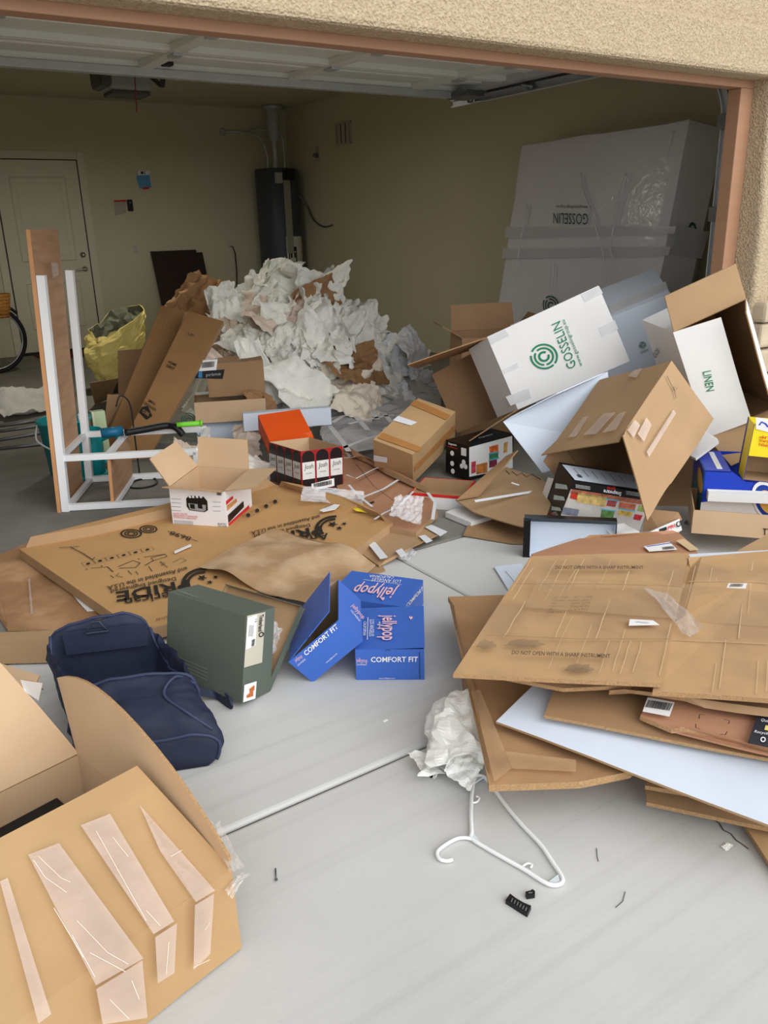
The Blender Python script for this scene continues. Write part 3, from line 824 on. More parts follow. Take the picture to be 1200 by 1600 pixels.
# ---- large taped carton close by on the drive
M, D = fit('bigfront'); D = (D[0], D[1], .215)
big = carton('moving_carton', 'large open tan carton crossed with clear tape close to the camera', 'carton', M, D, KRAFT_O, KRAFT_L, 'z+',
    {'y-': (-66, .33, (0, .02), .0), 'y+': (24, .36, (.0, .13)), 'x+': (4, (.03, .19), (.0, -.07), .0, KRAFT_O, KRAFT_L, .12), 'x-': (70, .3)}, amp=.010, seed=2, t=.007, cuts=8)
Pf, nf = fplane(big, 'y-', D)
ang = math.radians(-66); nfl = (M.to_3x3() @ (AX['y-']*math.cos(ang)-AX['z+']*math.sin(ang))).normalized()
Pa = M @ Vector((0, -D[1]/2, D[2]))
plA = (Pa+nfl*.009, nfl); plB = (Pf+nf*.009, nf)
for q in (((44, 1336), (92, 1318), (224, 1498), (150, 1540)), ((126, 1290), (172, 1272), (272, 1440), (240, 1460)), ((218, 1258), (250, 1330), (336, 1392), (306, 1410)), ((0, 1378), (12, 1372), (80, 1585), (60, 1600))):
    decal(big, 'tape', plA, q, TAPE)
for q in (((150, 1545), (222, 1500), (230, 1590), (160, 1600)), ((242, 1464), (276, 1442), (272, 1520), (246, 1536)), ((304, 1414), (334, 1396), (328, 1490), (302, 1515))):
    decal(big, 'tape', plB, q, TAPE)
CREASE_GLINT = mat('tape_glint', (244, 236, 228), rough=.15, var=.02)  # pale strokes: highlights on the tape's wrinkles, put into the colour
for pl_, L_ in ((plA, (((52, 1345), (70, 1372), (104, 1396)), ((60, 1340), (96, 1374), (110, 1380)), ((112, 1462), (148, 1528)), ((120, 1440), (168, 1490), (200, 1508)), ((150, 1300), (228, 1440)), ((176, 1310), (200, 1340)), ((228, 1424), (250, 1448)), ((266, 1340), (284, 1330)), ((140, 1490), (196, 1520)), ((84, 1420), (130, 1498)))), (plB, (((204, 1530), (216, 1560)), ((262, 1470), (258, 1520)), ((300, 1510), (326, 1498)), ((170, 1560), (200, 1590)), ((318, 1452), (326, 1440))))):
    for s_ in L_: pstroke(big, 'tape_glint', pl_, s_, .7, CREASE_GLINT, .004)
o = cuboid('black_board', -.39, .32, -.31, .31, .09, .125, mat('black_laminate', (26, 25, 26), rough=.5, var=.1), None, .002)
setpos(o, (0, 0, 0), M); tag(o, 'flat black panel lying inside the large open carton', 'panel')
pk = polysheet('packing_list', 'white printed packing slip in a clear pouch behind the open carton', 'label', [onz(u, v, z) for u, v, z in ((34, 1060, .50), (70, 1064, .52), (62, 1093, .44), (40, 1078, .47))], LABEL_W, t=.002, warp=.01)
for k, (u, v) in enumerate(((42, 1068), (50, 1071), (57, 1078))): pstroke(pk, 'print_line', shplane(pk), [(u, v), (u+9, v+1)], 2, BLACK_INK, .004)

Mi_ = M.inverted()
def tangle(parent, name, pos, size, seed, m, n, spin):
    vs, fs = crumple_mesh(seed, n=18, lift=.4)
    q = Vector((0, 0, 1)).rotation_difference(Vector(n).normalized()).to_matrix().to_4x4()
    T_ = WM[parent.name].inverted() @ Matrix.Translation(pos) @ q @ Matrix.Rotation(spin, 4, 'Z') @ Matrix.Diagonal((size[0], size[1], size[2], 1))
    return pyd(name, [T_ @ v for v in vs], fs, m, parent)
LOOSE = plastic('loose_tape', (238, 230, 222), .42, .12, .5)
def strip_spin(a, b, z):
    d_ = onz(*b, z)-onz(*a, z); return math.atan2(d_.y, d_.x)
tangle(big, 'loose_tape', onz(352, 1322, .235), (.17, .035, .03), 5, LOOSE, (0, 0, 1), strip_spin((330, 1280), (372, 1368), .235))
tangle(big, 'loose_tape', onz(369, 1378, .19), (.06, .035, .04), 7, LOOSE, (0, 0, 1), strip_spin((350, 1390), (378, 1366), .2))
tangle(big, 'loose_tape', onz(300, 1262, .27), (.16, .022, .02), 3, LOOSE, (0, 0, 1), strip_spin((262, 1235), (336, 1300), .27))
polysheet('carton_flap', 'pale tan carton flap showing behind the large open carton', 'cardboard', [onz(u, v, .30) for u, v in ((-60, 1028), (0, 1036), (62, 1054), (48, 1078), (30, 1100), (-60, 1140))], KRAFT_L, t=.006, warp=.006)
# ---- sealed brown carton in the middle
M, D = fit('closed')
cl = carton('sealed_carton', 'sealed brown carton tilted up beside the paper heap with white tape on its lid', 'carton', M, D, KRAFT_O, KRAFT_O, None, amp=.006, seed=5)
pl = fplane(cl, 'z+', D)
decal(cl, 'tape', pl, ((614, 657), (622, 650), (652, 660), (642, 665)), WTAPE)
for q in (((590, 684), (598, 676), (660, 700), (652, 706)), ((640, 632), (649, 625), (704, 649), (697, 656))): decal(cl, 'tape', pl, q, mat('brown_tape', (176, 124, 72), rough=.3, var=.08))
pl = fplane(cl, 'y-', D)
decal(cl, 'tape', pl, ((584, 711), (605, 715), (605, 723), (584, 720)), WTAPE)
pl = fplane(cl, 'x+', D)
decal(cl, 'tape', pl, ((648, 728), (710, 664), (711, 673), (648, 737)), mat('brown_tape', (176, 124, 72)))

# ---- wine carton
M, D = fit('wine')
WRED = mat('wine_red_print', (150, 30, 30), rough=.4, var=.08)
wn = carton('wine_carton', 'open wine carton printed with a row of dark bottles', 'carton', M, D, WRED, KRAFT_L, 'z+', amp=.001, seed=3, cuts=2, t=.004)
BOT = mat('bottle_print', (28, 22, 24), rough=.25, var=.15, spec=.5); BLAB = mat('bottle_label_print', (212, 210, 206), rough=.45, var=.05, scale=20)
def bottle_row(face, n, flip):
    w = D[0] if face == 'y-' else D[1]
    for k in range(n):
        c0 = -w/2+w*k/n+.006; c1 = -w/2+w*(k+1)/n-.006
        def P(s, z, off=.0015):
            return Vector((s, -D[1]/2-off, z)) if face == 'y-' else Vector((-D[0]/2-off, -s, z))
        pts = [P(c0, .004), P(c1, .004), P(c1, D[2]*.84)]
        for a in range(15, 180, 15):
            t = math.radians(a); pts.append(P((c0+c1)/2+(c1-c0)/2*math.cos(t), D[2]*.84+D[2]*.15*math.sin(t)))
        pts.append(P(c0, D[2]*.84))
        b = pyd('bottle_print', pts, [tuple(range(len(pts)))], BOT, wn)
        if b.data.polygons[0].normal.dot(AX[face]) < 0: b.data.flip_normals()
        q = [P(c0, D[2]*.30, .0025), P(c1, D[2]*.30, .0025), P(c1, D[2]*.72, .0025), P(c0, D[2]*.72, .0025)]
        l = pyd('label_print', q, [(0, 1, 2, 3)], BLAB, b)
        nl = AX[face]
        ltext(b, 'Josh', P(c0+.012, D[2]*.55, .0035), P(c1-.012, D[2]*.56, .0035), P(c0+.016, D[2]*.67, .0035), nl, BLACK_INK)
        ltext(b, 'CELLARS', P(c0+.02, D[2]*.43, .0035), P(c1-.02, D[2]*.43, .0035), P(c0+.02, D[2]*.46, .0035), nl, FADED_INK)
bottle_row('y-', 3, 1); bottle_row('x-', 4, -1)
pl = fplane(wn, 'y-', D)
decal(wn, 'label', pl, ((486, 756), (521.5, 747), (522, 759), (487, 767)), LABEL_W, .004)
bars_code(wn, pl, ((489, 755.5), (518, 749.5), (518.5, 756), (490, 762)), 20, off=.006)

# ---- toaster carton with its flaps up
M, D = fit('toaster')
TWH = mat('toaster_print_white', (234, 232, 234), rough=.45, var=.02)
to = carton('toaster_carton', 'white printed toaster carton with four tan flaps standing open', 'carton', M, D, TWH, KRAFT_L, 'z+',
    {'x-': (38, .17, .02), 'x+': (82, .16, .02), 'y+': (8, .16), 'y-': (64, .06, -.01, .01)}, amp=.002, seed=8, cuts=3)
pl = fplane(to, 'y-', D)
CHR = mat('toaster_print_grey', (150, 152, 156), rough=.3, var=.2, scale=30)
decal(to, 'toaster_picture', pl, ((291, 779), (296, 774), (318, 776), (324, 783), (325, 797), (320, 800), (296, 797), (292, 791)), BLACKP, .0014)
decal(to, 'toaster_picture', pl, ((294, 786), (322, 789), (322, 797), (319, 799), (297, 796)), CHR, .0020)
for u in (297, 309): decal(to, 'toaster_dial', pl, ((u, 787), (u+7, 788), (u+8, 795), (u+1, 794)), BLACKP, .0026)
for u in (295, 300, 306, 312): decal(to, 'toaster_slot', pl, ((u, 774), (u+3.5, 774.5), (u+4, 778), (u+.5, 777.5)), LABEL_W, .0026)
ptext(to, '4-SLICE TOASTER', pl, (270, 803), (293, 804.5), (270, 800.5), RED_INK)
ptext(to, 'GRILLE-PAIN 4 TRANCHES', pl, (270.3, 806), (309, 808.5), (270.3, 803.5), RED_INK)
ptext(to, 'TOSTADOR DE 4 REBANADAS', pl, (270.6, 809), (307, 811.5), (270.6, 806.5), RED_INK)
for k in range(3): pstroke(to, 'fine_print', pl, [(272, 813+k*2), (302, 815+k*2)], .8, CHR)
for k in range(4): pstroke(to, 'fine_print', pl, [(268, 779+k*6), (283, 780+k*6)], .8, CHR)
for k in range(3): pstroke(to, 'fine_print', pl, [(333, 784+k*7), (345, 784.5+k*7)], .8, CHR)
ptext(to, 'BLACK+', pl, (341, 819.5), (354, 820), (341, 816.5), BLACK_INK); ptext(to, 'DECKER', pl, (341, 823), (354.5, 823.5), (341, 820.3), BLACK_INK)
bars_code(to, pl, ((339, 768), (347, 768.5), (347, 774), (339, 773.5)), 12)
pl = fplane(to, 'x+', D)
decal(to, 'side_band', pl, ((358.5, 826), (389.5, 796), (389, 789), (357, 818)), RED_INK)
decal(to, 'side_band', pl, ((357, 817), (381, 792), (380, 783), (356, 805)), BLACKP)
decal(to, 'side_band', pl, ((355, 798), (370, 784), (369, 779), (354.5, 790)), mat('toast_print', (196, 140, 84), var=.3, scale=40))
decal(to, 'side_band', pl, ((353.5, 789), (364, 779), (363.5, 775), (353, 783)), RED_INK, .0018)

# ---- three blue shoe boxes
BLUE = mat('shoebox_blue', (66, 108, 196), rough=.45, var=.03); BLUEI = mat('shoebox_inside', (150, 130, 104), var=.05)
def shoebox(key, label, flaps):
    M, D = fit(key)
    return carton('shoe_box', label, 'shoe box', M, D, BLUE, BLUEI, 'z+', flaps(D), amp=.0012, seed=4, cuts=2, t=.003, group='blue shoe boxes', rim=BLUE), D
b1, D1 = shoebox('blue1', 'blue shoe box standing flat nearest the camera with its printed lid shut', lambda D: {'x-': (-88, D[0]+.002, -.002)})
b2, D2 = shoebox('blue2', 'blue shoe box tipped on edge with its lid ajar beside the green box', lambda D: {'x-': (-79, D[0]+.004, -.002)})
b3, D3 = shoebox('blue3', 'blue shoe box turned away behind the other two blue ones', lambda D: {'y-': (-89, D[1]+.002, -.002)})
pl = fplane(b1, 'y-', D1)
ptext(b1, 'COMFORT FIT', pl, (579.5, 1034), (653, 1033.4), (579.5, 1026), WHITE_INK, .02)
ptext(b1, 'jellypop', pl, (557, 1034), (574, 1035), (557, 1027), PINK_INK); ptext(b1, 'LOS ANGELES', pl, (557.5, 1039), (573, 1039), (557.5, 1036.5), WHITE_INK)
ptext(b1, 'www.jellypop.com', pl, (592, 1060.3), (617, 1060.2), (592, 1058), WHITE_INK)
pring(b1, pl, (606, 1017.5), (610, 1017.5), (606, 1020), .8, 1, 180, 360, BLACK_INK); pstroke(b1, 'seam', pl, [(655.5, 1018), (656, 1060)], .8, BLACK_INK)
pl = fplane(b1, 'z+', D1); pl = (pl[0]+pl[1]*.008, pl[1])
ptext(b1, 'LOS ANGELES', pl, (578, 969), (577, 995), (585, 969), WHITE_INK); ptext(b1, 'CALIFORNIA', pl, (568, 972), (567, 994), (573, 972), WHITE_INK)
pstroke(b1, 'rule', pl, [(575, 965), (574, 1000)], .9, WHITE_INK)
ptext(b1, 'jellypop', pl, (598, 962), (597, 1001), (621, 962), PINK_INK, .012); ptext(b1, 'shoes', pl, (592, 972), (592, 984), (595, 972), WHITE_INK)
def heart(parent, pl, u, v, s, m=PINK_INK):
    decal(parent, 'heart', pl, [(u, v+s), (u-s, v-.1*s), (u-.6*s, v-.8*s), (u, v-.35*s), (u+.6*s, v-.8*s), (u+s, v-.1*s)], m, .0022)
heart(b1, pl, 642, 966, 3)
pl = fplane(b2, 'y-', D2)
ptext(b2, 'COMFORT FIT', pl, (478, 1024.5), (529, 980), (473.5, 1018.5), WHITE_INK, .02)
ptext(b2, 'jellypop', pl, (462, 1034), (473, 1026), (459, 1029), PINK_INK); ptext(b2, 'LOS ANGELES', pl, (466, 1040), (478, 1030), (464, 1038), WHITE_INK)
ptext(b2, 'www.jellypop.com', pl, (510, 1036), (527, 1021), (508.5, 1034), WHITE_INK)
pring(b2, pl, (484.5, 999), (488.5, 999), (484.5, 1003), 0, 1, 0, 360, BLACK_INK)
pl = fplane(b2, 'x+', D2)
ptext(b2, 'jellypop', pl, (548, 947), (566, 968), (553, 943), PINK_INK); ptext(b2, 'LOS ANGELES', pl, (547, 955), (561, 972), (549, 953), WHITE_INK)
pl3 = fplane(b3, 'z+', D3); pl3 = (pl3[0]+pl3[1]*.005, pl3[1])
ptext(b3, 'LOS ANGELES', pl3, (627, 907), (582, 904), (624.5, 912), WHITE_INK); ptext(b3, 'CALIFORNIA', pl3, (616, 901), (578, 899), (614.5, 905), WHITE_INK)
pstroke(b3, 'rule', pl3, [(568, 906), (628, 914)], .9, WHITE_INK)
ptext(b3, 'jellypop', pl3, (622, 920), (558, 914), (611, 937), PINK_INK, .012)
heart(b3, pl3, 598, 936, 3)
pl = fplane(b3, 'x+', D3)
ptext(b3, 'COMFORT', pl, (634, 951), (660, 922), (634, 944), WHITE_INK, .02)

# ---- green boot box with its lid swung open
M, D = fit('green')
GRN = mat('boot_box_green', (92, 100, 90), rough=.55, var=.04); BEI = mat('boot_box_beige', (196, 190, 172), rough=.5, var=.03)
gb = carton('boot_box', 'dark green boot box standing on its long side with lid hanging open', 'shoe box', M, D, GRN, KRAFT, 'y+', {'z-': (-58, .305, -.004)}, amp=.0015, seed=6, cuts=2, t=.004, rim=GRN)
a = math.radians(-58); dr_ = AX['y+']*math.cos(a)+AX['z-']*math.sin(a); on_ = AX['z-']*math.cos(a)-AX['y+']*math.sin(a)
h = Vector((0, D[1]/2, 0))
slab('lid_rim', [h+Vector((-D[0]/2, 0, 0))+dr_*.305, h+Vector((D[0]/2, 0, 0))+dr_*.305, h+Vector((D[0]/2, 0, 0))+dr_*.305-on_*.03, h+Vector((-D[0]/2, 0, 0))+dr_*.305-on_*.03], dr_, .003, [GRN, KRAFT, GRN], gb)
for s in (-1, 1): slab('lid_rim', [h+Vector((s*D[0]/2, 0, 0)), h+Vector((s*D[0]/2, 0, 0))+dr_*.305, h+Vector((s*D[0]/2, 0, 0))+dr_*.305-on_*.025, h+Vector((s*D[0]/2, 0, 0))-on_*.025], Vector((s, 0, 0)), .003, [GRN, KRAFT, GRN], gb)
pl = fplane(gb, 'x+', D)
decal(gb, 'beige_panel', pl, ((386, 962), (414, 956), (409, 1035), (381, 1043)), BEI)
decal(gb, 'size_label', pl, ((386, 965), (401, 960), (398, 1008), (383, 1015)), LABEL_W, .003)
bars_code(gb, pl, ((392, 999), (397.5, 997.5), (396, 1008), (391, 1010)), 8, off=.005)
ptext(gb, '13', pl, (397, 967), (396.6, 972), (400, 966), BLACK_INK, off=.005)
for k in range(4): pstroke(gb, 'fine_print', pl, [(388.5+k*2, 976), (387+k*2, 994)], .7, FADED_INK, .005)
ptext(gb, 'Timberland', pl, (404.5, 961), (402.5, 987), (411, 959), BLACK_INK, .02, off=.004)
pring(gb, pl, (407, 991), (411, 990), (407, 995), .6, 1, 0, 360, BLACK_INK, .004)
decal(gb, 'boot_label', pl, ((381, 1070), (400, 1064), (398, 1091), (379, 1097)), LABEL_W, .003)
decal(gb, 'boot_picture', pl, ((388, 1076), (396, 1070), (396, 1077), (394, 1079), (394, 1087), (384, 1090), (384, 1086), (389, 1082)), mat('boot_tan_print', (190, 106, 58), var=.1), .005)
pl = fplane(gb, 'z+', D)
ptext(gb, 'Timberland', pl, (278, 925), (309, 935.5), (276.5, 921.5), mat('emboss_grey', (140, 148, 140), var=.05), .01)
pl = fplane(gb, 'y-', D)
for k in range(4): pstroke(gb, 'pinstripe', pl, [(278+k*1, 1026+k*5.5), (325, 1046+k*5.5)], .7, mat('emboss_grey', (140, 148, 140)))
pring(gb, pl, (267, 1021), (270, 1022), (267, 1024), .6, 1, 0, 360, mat('emboss_grey', (140, 148, 140)))

# ---- tall white moving carton lying over the pile
M, D = fit('gosselin')
go = carton('moving_carton', 'white moving carton with green ring emblem lying tilted on the pile', 'carton', M, D, WHITEB, KRAFT_D, 'x-',
    {'y-': (-52, .22, .004, .0, GREYB, KRAFT_D), 'z+': (6, .50, .02), 'z-': (10, .34, .02), 'y+': (8, .44, .02)}, amp=.002, seed=11, t=.006, cuts=5)  # grey outer board on the white front flap paints in its shade
pl = fplane(go, 'y-', D)
gos_mark(go, pl, (850, 557), (869.5, 548), (840, 539), GREEN_INK)
ptext(go, 'GOSSELIN', pl, (901, 572), (875, 501), (887, 578.5), GREEN_INK)
ptext(go, 'www.gosselingroup.eu', pl, (910.5, 571), (882, 499), (905, 573.5), GREEN_INK)
for q in (((762, 527), (790, 514), (796, 524), (768, 538)), ((790, 620), (826, 606), (830, 622), (798, 634)), ((908, 460), (936, 447), (942, 458), (914, 472)), ((935, 512), (960, 500), (966, 514), (941, 526)), ((786, 577), (808, 567), (811, 574), (789, 584))):
    decal(go, 'tape', pl, q, mat('glossy_tape', (240, 240, 242), rough=.15, spec=.6, alpha=.5))

# ---- pale moving carton behind
M, D = fit('pale')
pa = carton('moving_carton', 'pale white moving carton behind the ring emblem carton, against the wrapped mattress', 'carton', M, D, WHITEC, KRAFT_D, None, amp=.005, seed=13, cuts=5)
pl = fplane(pa, 'y-', D)
gos_mark(pa, pl, (1004, 539), (1009, 537), (1002, 534), DGREEN_INK); ptext(pa, 'GOSSELIN', pl, (1001, 553), (1013, 548), (1000, 549), DGREEN_INK)
pl = fplane(pa, 'z+', D)
decal(pa, 'tape', pl, ((950, 478), (1040, 440), (1044, 452), (956, 490)), mat('glossy_tape', (240, 240, 242)))

# ---- carton marked linen, mouth towards the drive
M, D = fit('linen')
li = carton('moving_carton', 'white moving carton marked linen standing open against the stucco pier', 'carton', M, D, WHITEB, KRAFT_D, 'y-',
    {'z+': (82, .19, (-.0, .01), .0, WHITEB, KRAFT), 'x-': (-80, .23, (.0, .02)), 'x+': (-28, .16, .02), 'z-': (40, .2, .02, .0, WHITEB, KRAFT)}, amp=.005, seed=17, t=.006, cuts=5)
a = math.radians(-80)
nfl = (M.to_3x3() @ (AX['x-']*math.cos(a)-AX['y-']*math.sin(a))).normalized(); Pl = M @ Vector((-D[0]/2, -D[1]/2, D[2]/2))
ptext(li, 'LINEN', (Pl+nfl*.004, nfl), (1098, 581), (1104, 612), (1111, 578.5), GREEN_INK, .008)
pl = fplane(li, 'x-', D)
ptext(li, 'GOS', pl, (1024, 560), (1031, 549), (1020, 553), DGREEN_INK)

# ---- big brown carton lying with its mouth to the drive
M, D = fit('brownbig')
bb = carton('open_carton', 'big brown carton lying on its side with a dark open mouth and ragged flap', 'carton', M, D, KRAFT, KRAFT_D, 'y-',
    {'z+': (-4, .09, (-.06, .0)), 'x+': (8, (.30, .09), (.05, -.02), .03), 'x-': (25, .12, .03)}, amp=.012, seed=19, t=.006, cuts=6)
pl = fplane(bb, 'z+', D); pl = (pl[0]+pl[1]*.008, pl[1])
for q in (((888, 684), (912, 652), (920, 650), (900, 682)), ((912, 680), (944, 646), (962, 644), (932, 678)), ((942, 676), (968, 646), (978, 643), (962, 672)), ((982, 588), (992, 578), (1004, 575), (994, 590))):
    decal(bb, 'tape', pl, q, TAPE)
pl = fplane(bb, 'x+', D); pl = (pl[0]+pl[1]*.008, pl[1])
for q in (((980, 672), (992, 656), (1000, 664), (990, 684)), ((996, 678), (1010, 652), (1018, 664), (1006, 690)), ((1010, 706), (1052, 640), (1056, 646), (1014, 714))):
    decal(bb, 'tape', pl, q, TAPE)
pstroke(bb, 'pen_mark', pl, [(1042, 588), (1054, 612), (1058, 606), (1052, 604), (1056, 622)], 1.2, PEN_INK)

# ---- food container carton, printed, upside down on the pile
M, D = fit('pyrex')
px_ = carton('glassware_carton', 'printed black and white glassware carton upside down in front of the big brown one', 'carton', M, D, BLACKP, WHITEB, None, amp=.001, seed=2, cuts=1)
pl = fplane(px_, 'z+', D)
decal(px_, 'white_panel', pl, ((878, 726), (990, 742.5), (1016, 767), (898, 750)), WHITEC)
for k in range(6): pstroke(px_, 'fine_print', pl, [(896+k*14, 733+k*2), (906+k*14, 744+k*2.2)], 1.0, FADED_INK, .003)
bars_code(px_, pl, ((900, 742), (908, 743), (911, 747.5), (903, 746.5)), 8, off=.003)
pl = fplane(px_, 'y-', D)
def cfood(name, c): return mat(name, c, rough=.4, var=.35, scale=45)
decal(px_, 'photo_print', pl, ((892, 764), (1016, 783), (998, 832), (876, 805)), mat('food_photo_backdrop', (196, 190, 184), rough=.4, var=.12, scale=18))
for q, m in ((((893, 764), (1016, 783), (1013, 790), (891, 770)), cfood('food_brick', (170, 100, 76))), (((903, 769), (948, 776), (945, 792), (900, 784)), cfood('food_pasta', (206, 176, 110))), (((893, 767), (904, 769), (901, 781), (890, 778)), cfood('food_tomato', (196, 60, 44))),
        (((950, 781), (964, 783), (961, 792), (947, 790)), cfood('food_berry', (160, 70, 72))), (((968, 784), (994, 788), (991, 797), (966, 793)), cfood('food_salmon', (200, 110, 84))), (((940, 796), (960, 799), (957, 812), (938, 808)), cfood('food_greens', (90, 130, 70))),
        (((967, 797), (988, 800), (985, 807), (965, 804)), cfood('food_corn', (204, 170, 80))), (((992, 803), (1004, 805), (1000, 813), (989, 811)), cfood('food_rasp', (176, 40, 50))), (((998, 789), (1010, 791), (1008, 800), (996, 798)), cfood('food_salad', (130, 150, 80))),
        (((880, 792), (905, 796), (902, 806), (878, 803)), cfood('food_tray', (120, 126, 140))), (((946, 816), (956, 817), (954, 825), (944, 823)), cfood('food_carrot', (216, 130, 60)))):
    decal(px_, 'food_print', pl, q, m, .0028)
for q in (((938, 794), (962, 797.5), (962, 799), (938, 796)), ((966, 793), (992, 797), (992, 799), (966, 795)), ((946, 778), (966, 781), (966, 783), (946, 780))): decal(px_, 'lid_print', pl, q, mat('lid_blue_print', (90, 176, 196), var=.05), .0034)
ptext(px_, 'Snapware', pl, (971, 769), (943, 764.5), (970, 775), WHITE_INK, .03, off=.003); ptext(px_, 'pyrex', pl, (961, 762), (948, 760), (960, 767), RED_INK, .03, off=.003)
ptext(px_, '18', pl, (1018, 776.5), (1009.5, 775), (1016.5, 782), WHITE_INK, .02, off=.003)
for k in range(3): pstroke(px_, 'fine_print', pl, [(899, 757+k*2), (922, 760.5+k*2)], .7, GREYB, .003); pstroke(px_, 'fine_print', pl, [(978, 767+k*2.2), (1004, 771+k*2.2)], .7, GREYB, .003)
pl = fplane(px_, 'x-', D)
decal(px_, 'white_strip', pl, ((857, 746), (866, 748), (848, 801), (838, 798)), WHITEB, .003)
for (u, v, s) in ((874, 760, 1.0), (871, 778, .9), (867, 795, .75)):
    decal(px_, 'container_print', pl, ((u-5*s, v-5*s), (u+12*s, v-2*s), (u+14*s, v+5*s), (u-6*s, v+3*s)), mat('container_print', (196, 214, 214), rough=.3, var=.1, scale=40), .003)
ptext(px_, 'pyrex', pl, (868, 804), (857, 801), (868, 808), RED_INK, .03, off=.003)

# ---- second food container carton further back
M, D = fit('snap')
sn = carton('glassware_carton', 'printed black glassware carton standing under the tilted white carton', 'carton', M, D, BLACKP, WHITEB, None, amp=.001, seed=2, cuts=1)
pl = fplane(sn, 'y-', D)
decal(sn, 'white_panel', pl, ((733, 699), (800, 681), (801, 731), (733, 745)), WHITEB)
for q, m in ((((764, 698), (778, 694), (778, 706), (765, 709)), cfood('food_orange', (224, 106, 50))), (((764, 710), (778, 707), (778, 715), (764, 718)), cfood('food_leaf', (60, 130, 90))), (((764, 719), (776, 716), (776, 728), (764, 731)), cfood('food_beet', (130, 50, 70))),
        (((744, 726), (761, 722), (761, 738), (744, 741)), cfood('food_mixed', (190, 120, 60))), (((736, 722), (743, 720), (743, 738), (736, 740)), cfood('food_radish', (190, 70, 80))), (((787, 692), (793, 690), (792, 706), (786, 708)), cfood('food_pastry', (206, 160, 90)))):
    decal(sn, 'food_print', pl, q, m, .003)
for q in (((763, 708), (779, 704.5), (779, 706.5), (763, 710)), ((763, 718), (779, 714.5), (779, 716.5), (763, 720))): decal(sn, 'lid_print', pl, q, mat('lid_blue_print', (90, 176, 196)), .0036)
pl = fplane(sn, 'x-', D)
ptext(sn, 'Snapware', pl, (701, 694), (714, 697), (701, 690.5), WHITE_INK, .03, off=.003)
pstroke(sn, 'rule', pl, [(700, 697), (715, 701)], 1.2, RED_INK, .003)
decal(sn, 'code_patch', pl, ((721, 699), (729, 701), (729, 713), (721, 711)), LABEL_W, .003)
for (u, v) in ((707, 708), (707, 724), (708, 736), (725, 722), (722, 728), (728, 729)): pring(sn, pl, (u, v), (u+3, v+.6), (u, v-4), 0, 1, 0, 360, WHITE_INK, .003)
pl = fplane(sn, 'z+', D)
ptext(sn, 'Snapware', pl, (748, 686), (770, 680), (747, 683.5), WHITE_INK, .02, off=.003); pstroke(sn, 'rule', pl, [(738, 683), (764, 677)], 1.4, RED_INK, .003)

# ---- orange box, long white lid
M, D = fit('orange')
ORG = mat('orange_board', (236, 88, 26), rough=.45, var=.04)
og = carton('gift_box', 'bright orange box tilted behind the wine carton', 'box', M, D, ORG, mat('red_inside', (200, 50, 40)), None, amp=.001, cuts=1)
pl = fplane(og, 'z+', D)
for k in range(4): pstroke(og, 'fine_print', pl, [(476+k*2.5, 677-k*.2), (488, 684-k*3.3)], .6, mat('orange_print', (250, 170, 120), var=.02))
cuboid('lower_tray', -D[0]/2+.004, D[0]/2-.004, -D[1]/2+.004, D[1]/2-.004, -.03, .002, mat('red_inside', (200, 50, 40)), og)
M, D = fit('lidwhite')
carton('long_lid', 'long white box lid standing on edge behind the orange box', 'box', M, D, WHITEC, WHITEC, 'y+', amp=.002, cuts=3, rim=WHITEC)

# ---- black and white tray box
M2 = yawM(onz(888, 876, .0)+Vector((.03, .03, 0)), -45); D = (.415, .05, .195)
ty = carton('tray_box', 'shallow black box lying open with a white inside before the printed carton', 'box', M2, D, BLACKP, WHITEC, 'y-', amp=.001, cuts=1, rim=BLACKP)
cuboid('edge_strip', -D[0]/2-.002, -D[0]/2+.03, -D[1]/2-.004, -D[1]/2, 0, D[2], BLACKP, ty)
cuboid('edge_strip', -D[0]/2, D[0]/2, -D[1]/2-.004, -D[1]/2, D[2]-.014, D[2]+.002, mat('dark_gloss', (60, 66, 72), rough=.3), ty)

# ---- fruit carton, blue and white, and what leans in it
M, D = fit('produce')
FB = mat('fruit_box_blue', (34, 66, 190), rough=.4, var=.05); FW = mat('fruit_box_white', (232, 232, 230), rough=.5, var=.02); FT = mat('fruit_box_teal', (40, 110, 128), rough=.45, var=.1)
w, d, h = D
fr = empty('fruit_carton', 'blue and white printed fruit carton with a low cut front wall', 'carton', M)
def prism(name, pts, n, t, mats, parent):
    k = len(pts); n = Vector(n); vs = [Vector(p) for p in pts]+[Vector(p)-n*t for p in pts]
    return pyd(name, vs, [tuple(range(k)), tuple(range(2*k-1, k-1, -1))]+[(i, k+i, k+(i+1) % k, (i+1) % k) for i in range(k)], mats, parent)
fpts = [(-w/2, -d/2, 0), (w/2, -d/2, 0), (w/2, -d/2, h), (w/2-.12, -d/2, h), (w/2-.19, -d/2, h*.78), (-w/2+.19, -d/2, h*.78), (-w/2+.12, -d/2, h), (-w/2, -d/2, h)]
prism('front_wall', fpts, (0, -1, 0), .006, FB, fr)
wave = [(-w/2, -d/2-.002, 0)]+[(w/2, -d/2-.002, 0)]+[(w/2-w*i/12, -d/2-.002, h*(.33+.07*math.sin(i*.9))) for i in range(13)]
prism('white_wave', wave, (0, -1, 0), .0008, FW, fr)
pring(fr, fplane(fr, 'y-', D), (1199, 784), (1222, 792), (1197, 755), .0, 1.0, 0, 360, mat('seal_blue', (30, 60, 150), var=.04), .005)
pring(fr, fplane(fr, 'y-', D), (1199, 784), (1222, 792), (1197, 755), .9, 1.08, 0, 360, FW, .006)
pring(fr, fplane(fr, 'y-', D), (1199, 784), (1222, 792), (1197, 755), .0, .62, 0, 360, mat('seal_gold', (224, 176, 84), var=.1), .006)
pring(fr, fplane(fr, 'y-', D), (1140.5, 778), (1143.5, 778), (1140.5, 772), 0, 1, 0, 360, BLACKP, .005, 'hand_hole')
